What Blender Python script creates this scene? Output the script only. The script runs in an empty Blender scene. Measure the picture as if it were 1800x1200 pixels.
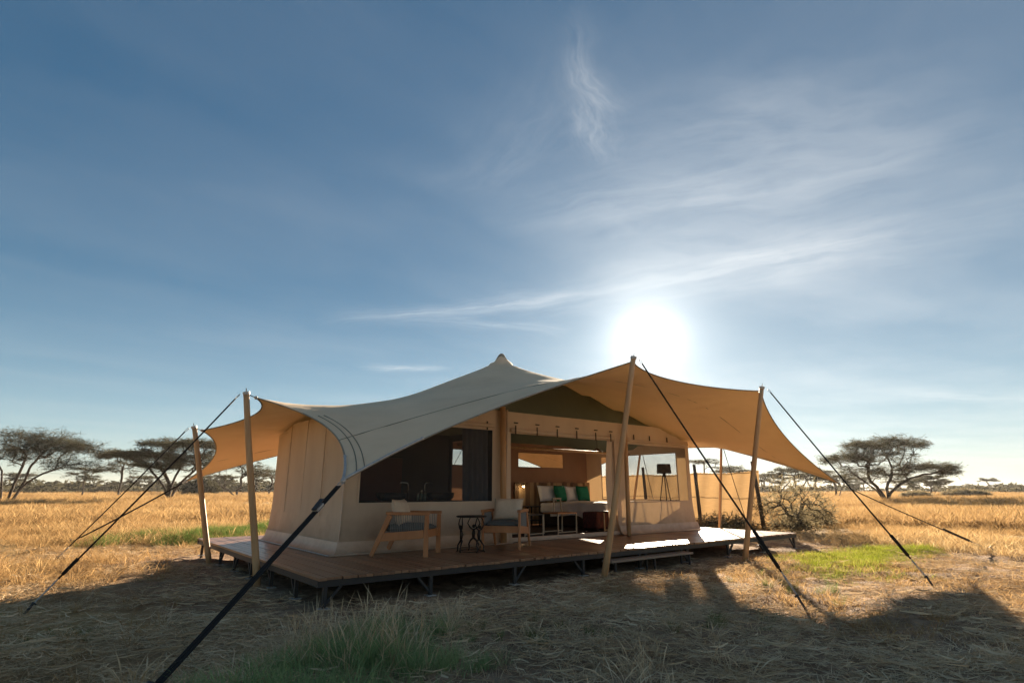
import bpy, math, random
import numpy as np
from mathutils import Vector, Matrix

random.seed(7)
RNG = np.random.default_rng(11)
sc = bpy.context.scene
COL = sc.collection
PI = math.pi

# ------------------------------------------------------------------ camera
CAM = Vector((-2.5325, -6.7386, 1.30))
PITCH = math.atan2(261.0, 985.0)
FWD = Vector((0.62117, 0.78367, 0.0))
cam_d = bpy.data.cameras.new('camera')
cam_d.sensor_width = 36.0
cam_d.lens = 985.0 / 1800.0 * 36.0
cam_d.clip_start = 0.05
cam_d.clip_end = 9000.0
cam = bpy.data.objects.new('camera', cam_d)
COL.objects.link(cam)
cam.location = CAM
look = Vector((FWD.x * math.cos(PITCH), FWD.y * math.cos(PITCH), math.sin(PITCH)))
cam.rotation_euler = look.to_track_quat('-Z', 'Y').to_euler()
sc.camera = cam

# ------------------------------------------------------------------ sun, sky, exposure
SUN_EL = math.radians(14.6)
SUN_AZ = math.atan2(0.770, 0.590)          # clockwise from +Y
SUN = Vector((math.sin(SUN_AZ) * math.cos(SUN_EL), math.cos(SUN_AZ) * math.cos(SUN_EL), math.sin(SUN_EL)))
sun_d = bpy.data.lights.new('sun', 'SUN')
sun_d.energy = 2.6
sun_d.angle = math.radians(0.53)
sun_d.color = (1.0, 0.83, 0.62)
sun = bpy.data.objects.new('sun', sun_d)
COL.objects.link(sun)
sun.rotation_euler = SUN.to_track_quat('Z', 'Y').to_euler()
sun.location = (60, 50, 40)

SKY_STRENGTH = 0.05
EXPOSURE = 2.97
SKY_SOFT = 0.41
SKY_HIGH = (0.105, 0.275, 0.405)
SKY_LOW = (0.82, 0.98, 0.96)
SKY_EDGE = (1.02, 0.97, 0.82)

w = bpy.data.worlds.new('World')
sc.world = w
w.use_nodes = True
nt = w.node_tree
nt.nodes.clear()
N = nt.nodes.new
L = nt.links.new


def vmath(op, a=None, b=None, tree=None):
    n = (tree or nt).nodes.new('ShaderNodeVectorMath')
    n.operation = op
    for k, v in enumerate((a, b)):
        if v is None:
            continue
        if isinstance(v, (tuple, list, Vector)):
            n.inputs[k].default_value = tuple(v)
        else:
            (tree or nt).links.new(v, n.inputs[k])
    return n


def fmath(op, a=None, b=None, c=None, tree=None, clamp=False):
    t = tree or nt
    n = t.nodes.new('ShaderNodeMath')
    n.operation = op
    n.use_clamp = clamp
    for k, v in enumerate((a, b, c)):
        if v is None:
            continue
        if isinstance(v, (int, float)):
            n.inputs[k].default_value = v
        else:
            t.links.new(v, n.inputs[k])
    return n.outputs[0]


sky = N('ShaderNodeTexSky')
sky.sky_type = 'NISHITA'
sky.sun_disc = False
sky.sun_elevation = SUN_EL
sky.sun_rotation = SUN_AZ
sky.altitude = 1200.0
sky.air_density = 1.0
sky.dust_density = 0.35
sky.ozone_density = 4.0
tc = N('ShaderNodeTexCoord')
dirn = vmath('NORMALIZE', tc.outputs['Generated']).outputs[0]
sd = vmath('DOT_PRODUCT', dirn, SUN).outputs['Value']
# forward scattering of the thin cirrus round the sun (a physical aureole)
om = fmath('MAXIMUM', fmath('SUBTRACT', 1.0, sd), 0.0)
th = fmath('SQRT', fmath('MULTIPLY', om, 2.0))
a1 = fmath('MULTIPLY', fmath('EXPONENT', fmath('MULTIPLY', th, -1 / 0.040)), 5.5)
a2 = fmath('MULTIPLY', fmath('EXPONENT', fmath('MULTIPLY', th, -1 / 0.22)), 0.70)
aure = fmath('ADD', a1, a2)
acol = vmath('SCALE', (1.0, 0.95, 0.86))
L(aure, acol.inputs['Scale'])
sep = N('ShaderNodeSeparateXYZ')
L(dirn, sep.inputs[0])
# soften the contrast of the whole dome evenly, as thin high haze does
gam = N('ShaderNodeGamma')
gam.inputs['Gamma'].default_value = SKY_SOFT
L(sky.outputs[0], gam.inputs['Color'])
# longer path through the air towards the horizon: paler and brighter, the same all round
hz = fmath('EXPONENT', fmath('MULTIPLY', fmath('MAXIMUM', sep.outputs['Z'], 0.0), -1 / 0.21))
hmix = N('ShaderNodeMix')
hmix.data_type = 'RGBA'
L(hz, hmix.inputs['Factor'])
hmix.inputs['A'].default_value = (*SKY_HIGH, 1)
hmix.inputs['B'].default_value = (*SKY_LOW, 1)
# dusty warm air lying on the horizon, the same all round
ez = fmath('EXPONENT', fmath('MULTIPLY', fmath('MAXIMUM', sep.outputs['Z'], 0.0), -1 / 0.085))
emix = N('ShaderNodeMix')
emix.data_type = 'RGBA'
L(ez, emix.inputs['Factor'])
L(hmix.outputs['Result'], emix.inputs['A'])
emix.inputs['B'].default_value = (*SKY_EDGE, 1)
soft = vmath('MULTIPLY', gam.outputs[0], emix.outputs['Result']).outputs[0]
base = vmath('ADD', soft, acol.outputs[0]).outputs[0]
# cirrus: project the direction on a high plane
zc = fmath('MAXIMUM', sep.outputs['Z'], 0.03)
cmb = N('ShaderNodeCombineXYZ')
L(fmath('DIVIDE', sep.outputs['X'], zc), cmb.inputs[0])
L(fmath('DIVIDE', sep.outputs['Y'], zc), cmb.inputs[1])
plane = cmb.outputs[0]
wn = N('ShaderNodeTexNoise')
wn.inputs['Scale'].default_value = 1.3
wn.inputs['Detail'].default_value = 5.0
L(plane, wn.inputs['Vector'])
wv = vmath('MULTIPLY', vmath('SUBTRACT', wn.outputs['Color'], (0.5, 0.5, 0.5)).outputs[0], (0.55, 0.55, 0.0)).outputs[0]
warped = vmath('ADD', plane, wv).outputs[0]


def px_plane(x, y):
    dx, dy, dz = x - 900.0, 600.0 - y, 985.0
    c, s = math.cos(PITCH), math.sin(PITCH)
    r, f, u = dx, dz * c - dy * s, dy * c + dz * s
    wx = r * 0.78367 + f * 0.62117
    wy = -r * 0.62117 + f * 0.78367
    return (wx / u, wy / u)


def wisp(p, q, width, gain):
    """a streak of high cloud between two compass points of the sky"""
    (ax, ay), (bx, by) = p, q
    dx, dy = bx - ax, by - ay
    ln = math.hypot(dx, dy)
    dx, dy = dx / ln, dy / ln
    rel = vmath('SUBTRACT', warped, (ax, ay, 0)).outputs[0]
    along = vmath('DOT_PRODUCT', rel, (dx, dy, 0)).outputs['Value']
    across = vmath('DOT_PRODUCT', rel, (-dy, dx, 0)).outputs['Value']
    t = fmath('DIVIDE', along, ln)
    e = fmath('MULTIPLY', fmath('MULTIPLY', t, fmath('SUBTRACT', 1.0, t)), 4.0, clamp=True)
    g = fmath('EXPONENT', fmath('MULTIPLY', fmath('POWER', fmath('ABSOLUTE', fmath('DIVIDE', across, width)), 1.6), -1.0))
    nn = N('ShaderNodeTexNoise')
    nn.inputs['Scale'].default_value = 1.0
    nn.inputs['Detail'].default_value = 6.0
    nn.inputs['Roughness'].default_value = 0.62
    st = N('ShaderNodeCombineXYZ')
    L(fmath('MULTIPLY', along, 1.2 / max(ln, 0.2) * 3), st.inputs[0])
    L(fmath('MULTIPLY', across, 2.2 / width), st.inputs[1])
    st.inputs[2].default_value = ax * 7.3 + bx
    L(st.outputs[0], nn.inputs['Vector'])
    m = fmath('MULTIPLY', fmath('SUBTRACT', nn.outputs['Fac'], 0.25, clamp=True), 2.0)
    return fmath('MULTIPLY', fmath('MULTIPLY', fmath('MULTIPLY', e, g), m), gain)


WISPS = [
    (px_plane(560, 572), px_plane(1120, 500), 0.10, 0.27),
    (px_plane(850, 560), px_plane(2000, 320), 0.34, 0.20),
    (px_plane(1040, 480), px_plane(1900, 395), 0.34, 0.20),
    (px_plane(1035, 60), px_plane(1055, 290), 0.05, 0.19),
    (px_plane(1010, 20), px_plane(1110, 180), 0.035, 0.15),
    (px_plane(620, 650), px_plane(790, 642), 0.10, 0.40),
    (px_plane(1040, 240), px_plane(1700, 180), 0.30, 0.14),
    (px_plane(1560, 690), px_plane(1900, 705), 0.25, 0.22),
    (px_plane(700, 560), px_plane(1010, 585), 0.10, 0.20),
    (px_plane(760, 360), px_plane(1050, 60), 0.14, 0.09),
    (px_plane(850, 420), px_plane(1800, 250), 0.30, 0.20),
]
cl = None
for p, q, wd, g in WISPS:
    v = wisp(p, q, wd, g)
    cl = v if cl is None else fmath('ADD', cl, v)
# faint veil everywhere
vn = N('ShaderNodeTexNoise')
vn.inputs['Scale'].default_value = 0.55
vn.inputs['Detail'].default_value = 7.0
vn.inputs['Roughness'].default_value = 0.55
vs = vmath('MULTIPLY', warped, (0.6, 1.3, 1.0)).outputs[0]
L(vs, vn.inputs['Vector'])
veil = fmath('MULTIPLY', fmath('SUBTRACT', vn.outputs['Fac'], 0.42, clamp=True), 0.28)
# broad veil of cirrus over the sun side of the sky, going on beyond the frame
vside = vmath('DOT_PRODUCT', warped, (0.72, -0.69, 0.0)).outputs['Value']
vs1 = fmath('DIVIDE', fmath('ADD', vside, 0.25), 1.5, clamp=True)
vs1 = fmath('MULTIPLY', fmath('MULTIPLY', vs1, fmath('SUBTRACT', 3.0, fmath('MULTIPLY', vs1, 2.0))), vs1)
vs2 = fmath('ADD', fmath('MULTIPLY', vn.outputs['Fac'], 0.9), -0.08, clamp=True)
cl = fmath('ADD', cl, fmath('MULTIPLY', fmath('MULTIPLY', vs1, vs2), 0.30))
cl = fmath('ADD', cl, veil, clamp=True)
# the cloud takes the light of the sky round it, brighter towards the sun
cb = fmath('ADD', fmath('MULTIPLY', fmath('EXPONENT', fmath('MULTIPLY', om, -7.0)), 2.2), 2.3)
ccol = vmath('SCALE', (1.0, 0.98, 0.93))
L(cb, ccol.inputs['Scale'])
mx = N('ShaderNodeMix')
mx.data_type = 'RGBA'
L(cl, mx.inputs['Factor'])
L(base, mx.inputs['A'])
L(ccol.outputs[0], mx.inputs['B'])
bg = N('ShaderNodeBackground')
bg.inputs['Strength'].default_value = SKY_STRENGTH
L(mx.outputs['Result'], bg.inputs['Color'])
wo = N('ShaderNodeOutputWorld')
L(bg.outputs[0], wo.inputs['Surface'])

sc.view_settings.view_transform = 'Standard'
sc.view_settings.look = 'None'
sc.view_settings.gamma = 1.0
sc.view_settings.exposure = EXPOSURE
sc.view_settings.use_curve_mapping = False
sc.render.engine = 'CYCLES'
sc.cycles.max_bounces = 8
sc.cycles.diffuse_bounces = 4
sc.cycles.transmission_bounces = 6
sc.cycles.transparent_max_bounces = 24
sc.cycles.use_denoising = True
sc.cycles.denoising_prefilter = 'ACCURATE'
sc.cycles.adaptive_threshold = 0.006
sc.cycles.sample_clamp_indirect = 8.0


# ------------------------------------------------------------------ materials
def new_mat(name):
    m = bpy.data.materials.new(name)
    m.use_nodes = True
    m.node_tree.nodes.clear()
    return m, m.node_tree


def mat(name, col, rough=0.7, col2=None, nscale=(8, 8, 8), nstr=1.0, bump=0.0, bscale=60.0, metal=0.0,
        trans=0.0, tcol=None, coords='Object', detail=5.0, spec=0.3, island=False, bdist=0.01, emit=None):
    """noise-varied surface; trans mixes in light shining through the sheet"""
    m, t = new_mat(name)
    n = t.nodes.new
    out = n('ShaderNodeOutputMaterial')
    b = n('ShaderNodeBsdfPrincipled')
    b.inputs['Roughness'].default_value = rough
    b.inputs['Metallic'].default_value = metal
    b.inputs['Specular IOR Level'].default_value = spec
    co = n('ShaderNodeTexCoord')
    mp = n('ShaderNodeMapping')
    mp.inputs['Scale'].default_value = nscale
    t.links.new(co.outputs[coords], mp.inputs['Vector'])
    if col2 is None:
        col2 = tuple(c * 0.78 for c in col)
    nz = n('ShaderNodeTexNoise')
    nz.inputs['Scale'].default_value = 1.0
    nz.inputs['Detail'].default_value = detail
    nz.inputs['Roughness'].default_value = 0.6
    t.links.new(mp.outputs[0], nz.inputs['Vector'])
    fac = fmath('MULTIPLY', fmath('SUBTRACT', nz.outputs['Fac'], 0.5, tree=t), 2.4 * nstr, tree=t)
    fac = fmath('ADD', fac, 0.5, tree=t, clamp=True)
    if island:
        oi = n('ShaderNodeObjectInfo')
        fac = fmath('ADD', fmath('MULTIPLY', fac, 0.45, tree=t), fmath('MULTIPLY', oi.outputs['Random'], 0.6, tree=t), tree=t, clamp=True)
    mixc = n('ShaderNodeMix')
    mixc.data_type = 'RGBA'
    mixc.inputs['A'].default_value = (*col, 1)
    mixc.inputs['B'].default_value = (*col2, 1)
    t.links.new(fac, mixc.inputs['Factor'])
    t.links.new(mixc.outputs['Result'], b.inputs['Base Color'])
    if bump > 0:
        bn = n('ShaderNodeTexNoise')
        bn.inputs['Scale'].default_value = bscale
        bn.inputs['Detail'].default_value = 4.0
        t.links.new(co.outputs[coords], bn.inputs['Vector'])
        bp = n('ShaderNodeBump')
        bp.inputs['Strength'].default_value = bump
        bp.inputs['Distance'].default_value = bdist
        t.links.new(bn.outputs['Fac'], bp.inputs['Height'])
        t.links.new(bp.outputs[0], b.inputs['Normal'])
    sh = b.outputs[0]
    if emit:
        b.inputs['Emission Color'].default_value = (*emit[:3], 1)
        b.inputs['Emission Strength'].default_value = emit[3]
    if trans > 0:
        tr = n('ShaderNodeBsdfTranslucent')
        if tcol:
            tr.inputs['Color'].default_value = (*tcol, 1)
        else:
            t.links.new(mixc.outputs['Result'], tr.inputs['Color'])
        mix = n('ShaderNodeMixShader')
        mix.inputs[0].default_value = trans
        t.links.new(sh, mix.inputs[1])
        t.links.new(tr.outputs[0], mix.inputs[2])
        sh = mix.outputs[0]
    t.links.new(sh, out.inputs['Surface'])
    return m


def screen_mat(name, col, see):
    """insect gauze: part of the light passes straight between the threads"""
    m, t = new_mat(name)
    n = t.nodes.new
    out = n('ShaderNodeOutputMaterial')
    d = n('ShaderNodeBsdfDiffuse')
    d.inputs['Color'].default_value = (*col, 1)
    tr = n('ShaderNodeBsdfTransparent')
    tr.inputs['Color'].default_value = (1, 1, 1, 1)
    mix = n('ShaderNodeMixShader')
    co = n('ShaderNodeTexCoord')
    nz = n('ShaderNodeTexNoise')
    nz.inputs['Scale'].default_value = 2.2
    nz.inputs['Detail'].default_value = 3.0
    t.links.new(co.outputs['Object'], nz.inputs['Vector'])
    f = fmath('ADD', fmath('MULTIPLY', fmath('SUBTRACT', nz.outputs['Fac'], 0.5, tree=t), 0.25, tree=t), see, tree=t, clamp=True)
    t.links.new(f, mix.inputs[0])
    t.links.new(d.outputs[0], mix.inputs[1])
    t.links.new(tr.outputs[0], mix.inputs[2])
    t.links.new(mix.outputs[0], out.inputs['Surface'])
    return m


def grass_mat(name, stops, trans=0.45, nscale=0.12, rough=0.6):
    """blade colours vary from clump to clump and in broad patches of the field"""
    m, t = new_mat(name)
    n = t.nodes.new
    out = n('ShaderNodeOutputMaterial')
    oi = n('ShaderNodeObjectInfo')
    ge = n('ShaderNodeNewGeometry')
    nz = n('ShaderNodeTexNoise')
    nz.inputs['Scale'].default_value = nscale
    nz.inputs['Detail'].default_value = 4.0
    t.links.new(ge.outputs['Position'], nz.inputs['Vector'])
    f = fmath('ADD', fmath('MULTIPLY', oi.outputs['Random'], 0.25, tree=t), fmath('MULTIPLY', fmath('SUBTRACT', nz.outputs['Fac'], 0.32, tree=t), 1.1, tree=t), tree=t)
    f = fmath('ADD', f, fmath('MULTIPLY', ge.outputs['Random Per Island'], 0.42, tree=t), tree=t, clamp=True)
    cr = n('ShaderNodeValToRGB')
    el = cr.color_ramp.elements
    while len(el) < len(stops):
        el.new(0.5)
    for e, (p, c) in zip(el, stops):
        e.position = p
        e.color = (*c, 1)
    t.links.new(f, cr.inputs['Fac'])
    d = n('ShaderNodeBsdfDiffuse')
    tr = n('ShaderNodeBsdfTranslucent')
    t.links.new(cr.outputs[0], d.inputs['Color'])
    t.links.new(cr.outputs[0], tr.inputs['Color'])
    mix = n('ShaderNodeMixShader')
    mix.inputs[0].default_value = trans
    t.links.new(d.outputs[0], mix.inputs[1])
    t.links.new(tr.outputs[0], mix.inputs[2])
    t.links.new(mix.outputs[0], out.inputs['Surface'])
    return m


M = {}
M['canopy'] = mat('canopy_canvas', (0.82, 0.61, 0.40), 0.85, (0.70, 0.505, 0.32), (0.9, 0.9, 0.9), 1.0, bump=0.25, bscale=420, trans=0.045, tcol=(0.70, 0.36, 0.11), bdist=0.003)
M['hem'] = mat('hem_webbing', (0.30, 0.26, 0.20), 0.8, bump=0.3, bscale=300)
M['seam'] = mat('seam_tape', (0.17, 0.145, 0.11), 0.8, nscale=(3, 3, 3))
M['wall'] = mat('wall_canvas', (0.76, 0.61, 0.45), 0.85, (0.64, 0.50, 0.36), (2.2, 2.2, 0.7), 0.9, bump=0.25, bscale=380, trans=0.16, tcol=(0.55, 0.35, 0.17), bdist=0.003)
def dirty(m, z0, z1, dirt, amount):
    t = m.node_tree
    b = [q for q in t.nodes if q.type == 'BSDF_PRINCIPLED'][0]
    src = b.inputs['Base Color'].links[0].from_socket
    ge = t.nodes.new('ShaderNodeNewGeometry')
    sp = t.nodes.new('ShaderNodeSeparateXYZ')
    t.links.new(ge.outputs['Position'], sp.inputs[0])
    nz = t.nodes.new('ShaderNodeTexNoise')
    nz.inputs['Scale'].default_value = 3.5
    nz.inputs['Detail'].default_value = 8.0
    nz.inputs['Roughness'].default_value = 0.7
    t.links.new(ge.outputs['Position'], nz.inputs['Vector'])
    h = fmath('DIVIDE', fmath('SUBTRACT', z1, sp.outputs[2], tree=t), z1 - z0, tree=t, clamp=True)
    f = fmath('MULTIPLY', fmath('SUBTRACT', fmath('ADD', fmath('MULTIPLY', h, 0.75, tree=t), nz.outputs['Fac'], tree=t), 0.62, tree=t, clamp=True), amount, tree=t, clamp=True)
    mx_ = t.nodes.new('ShaderNodeMix')
    mx_.data_type = 'RGBA'
    t.links.new(f, mx_.inputs['Factor'])
    t.links.new(src, mx_.inputs['A'])
    mx_.inputs['B'].default_value = (*dirt, 1)
    t.links.new(mx_.outputs['Result'], b.inputs['Base Color'])


dirty(M['wall'], 0.33, 1.0, (0.36, 0.24, 0.15), 1.0)
dirty(M['canopy'], -3.0, 2.2, (0.40, 0.29, 0.18), 0.55)
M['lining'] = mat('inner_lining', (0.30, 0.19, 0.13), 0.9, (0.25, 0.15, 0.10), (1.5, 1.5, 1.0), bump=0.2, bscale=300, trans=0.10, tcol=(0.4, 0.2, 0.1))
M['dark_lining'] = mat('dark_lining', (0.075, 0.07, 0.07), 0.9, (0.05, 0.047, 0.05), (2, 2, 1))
M['skirt'] = mat('skirt_pvc', (0.70, 0.55, 0.42), 0.5, (0.60, 0.46, 0.34), (3, 3, 8), bump=0.3, bscale=40)
dirty(M['skirt'], 0.30, 0.60, (0.34, 0.22, 0.14), 1.2)
M['green_roof'] = mat('green_roof_canvas', (0.15, 0.175, 0.125), 0.85, (0.115, 0.135, 0.095), (1.4, 1.4, 1.4), bump=0.2, bscale=300)
M['gauze_dark'] = screen_mat('gauze_dark', (0.075, 0.073, 0.072), 0.58)
M['gauze_clear'] = screen_mat('gauze_clear', (0.10, 0.09, 0.08), 0.66)
M['pole'] = mat('pole_wood', (0.60, 0.36, 0.18), 0.5, (0.42, 0.235, 0.105), (14, 14, 0.9), 1.0, bump=0.25, bscale=70, spec=0.4, bdist=0.004)
M['deck'] = mat('deck_timber', (0.37, 0.195, 0.105), 0.32, (0.16, 0.078, 0.042), (16, 0.9, 6), 1.0, bump=0.35, bscale=55, spec=0.5, island=True, bdist=0.004)
M['deckend'] = mat('grey_timber', (0.30, 0.235, 0.18), 0.6, (0.19, 0.145, 0.105), (1.5, 16, 16), 1.0, bump=0.35, bscale=70, island=True)
M['steel_dark'] = mat('dark_steel', (0.028, 0.028, 0.031), 0.5, (0.05, 0.042, 0.036), (6, 6, 6), 0.8, metal=0.2, spec=0.4)
M['galv'] = mat('galvanised_steel', (0.50, 0.48, 0.45), 0.5, (0.36, 0.345, 0.33), (20, 20, 20), metal=0.45)
M['rope'] = mat('black_rope', (0.020, 0.018, 0.017), 0.9, (0.034, 0.030, 0.027), (60, 60, 60), bump=0.5, bscale=250, spec=0.08)
M['rope_tan'] = mat('dusty_rope', (0.10, 0.075, 0.055), 0.8, (0.06, 0.045, 0.034), (60, 60, 60), bump=0.5, bscale=250)
M['teak'] = mat('teak', (0.50, 0.22, 0.085), 0.45, (0.38, 0.15, 0.055), (12, 12, 2), 1.0, bump=0.15, bscale=90, spec=0.4)
M['teal'] = mat('teal_cushion', (0.15, 0.17, 0.165), 0.9, (0.09, 0.105, 0.105), (60, 3, 3), 0.9, bump=0.5, bscale=200)
M['linen'] = mat('linen', (0.70, 0.58, 0.44), 0.9, (0.58, 0.47, 0.35), (9, 9, 9), 1.0, bump=0.5, bscale=160)
M['cord'] = mat('woven_cord', (0.26, 0.25, 0.23), 0.8)
M['iron'] = mat('cast_iron', (0.028, 0.024, 0.022), 0.5, (0.05, 0.036, 0.028), (15, 15, 15), 1.0, metal=0.5, bump=0.3, bscale=90)
M['white_cloth'] = mat('white_bedding', (0.84, 0.82, 0.83), 0.9, (0.78, 0.76, 0.77), (4, 4, 4), bump=0.35, bscale=14, bdist=0.03)
M['green_cloth'] = mat('green_cushion', (0.018, 0.20, 0.105), 0.85, (0.012, 0.13, 0.075), (3, 3, 30), 1.0, bump=0.4, bscale=90)
M['bed_dark'] = mat('dark_bed_base', (0.035, 0.026, 0.022), 0.7)
M['head_a'] = mat('headboard_pale', (0.44, 0.30, 0.17), 0.6, (0.30, 0.19, 0.10), (12, 12, 1.5), island=True)
M['head_b'] = mat('headboard_dark', (0.20, 0.115, 0.06), 0.6, (0.12, 0.066, 0.034), (12, 12, 1.5), island=True)
M['pale_wood'] = mat('pale_wood', (0.52, 0.42, 0.30), 0.5, (0.42, 0.32, 0.21), (12, 12, 2))
M['kilim'] = mat('red_kilim', (0.17, 0.045, 0.035), 0.9, (0.05, 0.025, 0.022), (22, 22, 9), 1.4, bump=0.5, bscale=150)
M['black'] = mat('black_lacquer', (0.018, 0.017, 0.018), 0.35)
M['shade'] = mat('lamp_shade', (0.075, 0.055, 0.045), 0.9, trans=0.25)
M['chrome'] = mat('chrome', (0.75, 0.75, 0.75), 0.15, metal=1.0)
M['basin'] = mat('dark_basin', (0.025, 0.025, 0.027), 0.4)
M['counter'] = mat('counter_wood', (0.075, 0.048, 0.032), 0.5, nscale=(2, 16, 16))
M['bottle'] = mat('bottle_glass', (0.12, 0.17, 0.13), 0.12, spec=0.6)
M['redpanel'] = mat('red_brown_panel', (0.15, 0.06, 0.05), 0.7)
M['curtain'] = mat('blue_grey_curtain', (0.14, 0.15, 0.165), 0.9, (0.10, 0.107, 0.12), (8, 8, 1))
M['rug'] = mat('dark_rug', (0.045, 0.035, 0.03), 0.95, (0.03, 0.024, 0.02), (10, 10, 10), bump=0.4, bscale=120)
M['bulb'] = mat('lit_bulb', (1, 0.8, 0.5), 0.4, emit=(1.0, 0.72, 0.38, 9.0))
M['glow'] = mat('lit_shade', (0.8, 0.45, 0.2), 0.6, emit=(1.0, 0.50, 0.20, 2.5))
M['copper'] = mat('copper', (0.35, 0.16, 0.08), 0.4, metal=0.8)
M['reed'] = mat('reed_screen', (0.42, 0.29, 0.16), 0.85, (0.28, 0.19, 0.10), (2.5, 2.5, 40), 1.0, bump=0.6, bscale=30, trans=0.33, tcol=(0.56, 0.35, 0.16))
M['post'] = mat('weathered_post', (0.13, 0.10, 0.075), 0.85, (0.075, 0.056, 0.042), (20, 20, 1.5), bump=0.5, bscale=50)
M['bark'] = mat('acacia_bark', (0.105, 0.082, 0.062), 0.9, (0.055, 0.043, 0.033), (3, 3, 1), 1.0, bump=0.6, bscale=8)
M['leaf'] = grass_mat('acacia_leaf', [(0.0, (0.045, 0.042, 0.028)), (0.5, (0.075, 0.070, 0.043)), (1.0, (0.12, 0.105, 0.065))], trans=0.4, nscale=0.35)
M['bushleaf'] = grass_mat('bush_leaf', [(0.0, (0.11, 0.10, 0.06)), (0.5, (0.23, 0.19, 0.115)), (1.0, (0.38, 0.31, 0.18))], trans=0.5, nscale=1.6)
M['gold'] = grass_mat('dry_gold_grass', [(0.0, (0.19, 0.12, 0.06)), (0.35, (0.35, 0.215, 0.095)), (0.72, (0.52, 0.345, 0.155)), (1.0, (0.64, 0.50, 0.29))], trans=0.5, nscale=0.10)
M['greydry'] = grass_mat('dead_grass', [(0.0, (0.22, 0.135, 0.075)), (0.4, (0.58, 0.42, 0.25)), (1.0, (0.82, 0.67, 0.46))], trans=0.2, nscale=0.5)
M['green'] = grass_mat('green_grass', [(0.0, (0.065, 0.105, 0.028)), (0.5, (0.12, 0.18, 0.045)), (1.0, (0.20, 0.24, 0.075))], trans=0.45, nscale=0.6)
M['lime'] = grass_mat('fresh_green_grass', [(0.0, (0.14, 0.17, 0.025)), (0.5, (0.25, 0.29, 0.035)), (1.0, (0.46, 0.42, 0.10))], trans=0.5, nscale=0.6)
M['sedge'] = grass_mat('blue_green_sedge', [(0.0, (0.17, 0.25, 0.10)), (0.5, (0.30, 0.40, 0.17)), (1.0, (0.48, 0.52, 0.28))], trans=0.4, nscale=0.8)


# ------------------------------------------------------------------ mesh builder
def V(*a):
    return np.array(a, float)


def rotz(p, a):
    c, s = math.cos(a), math.sin(a)
    return V(p[0] * c - p[1] * s, p[0] * s + p[1] * c, p[2])


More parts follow.
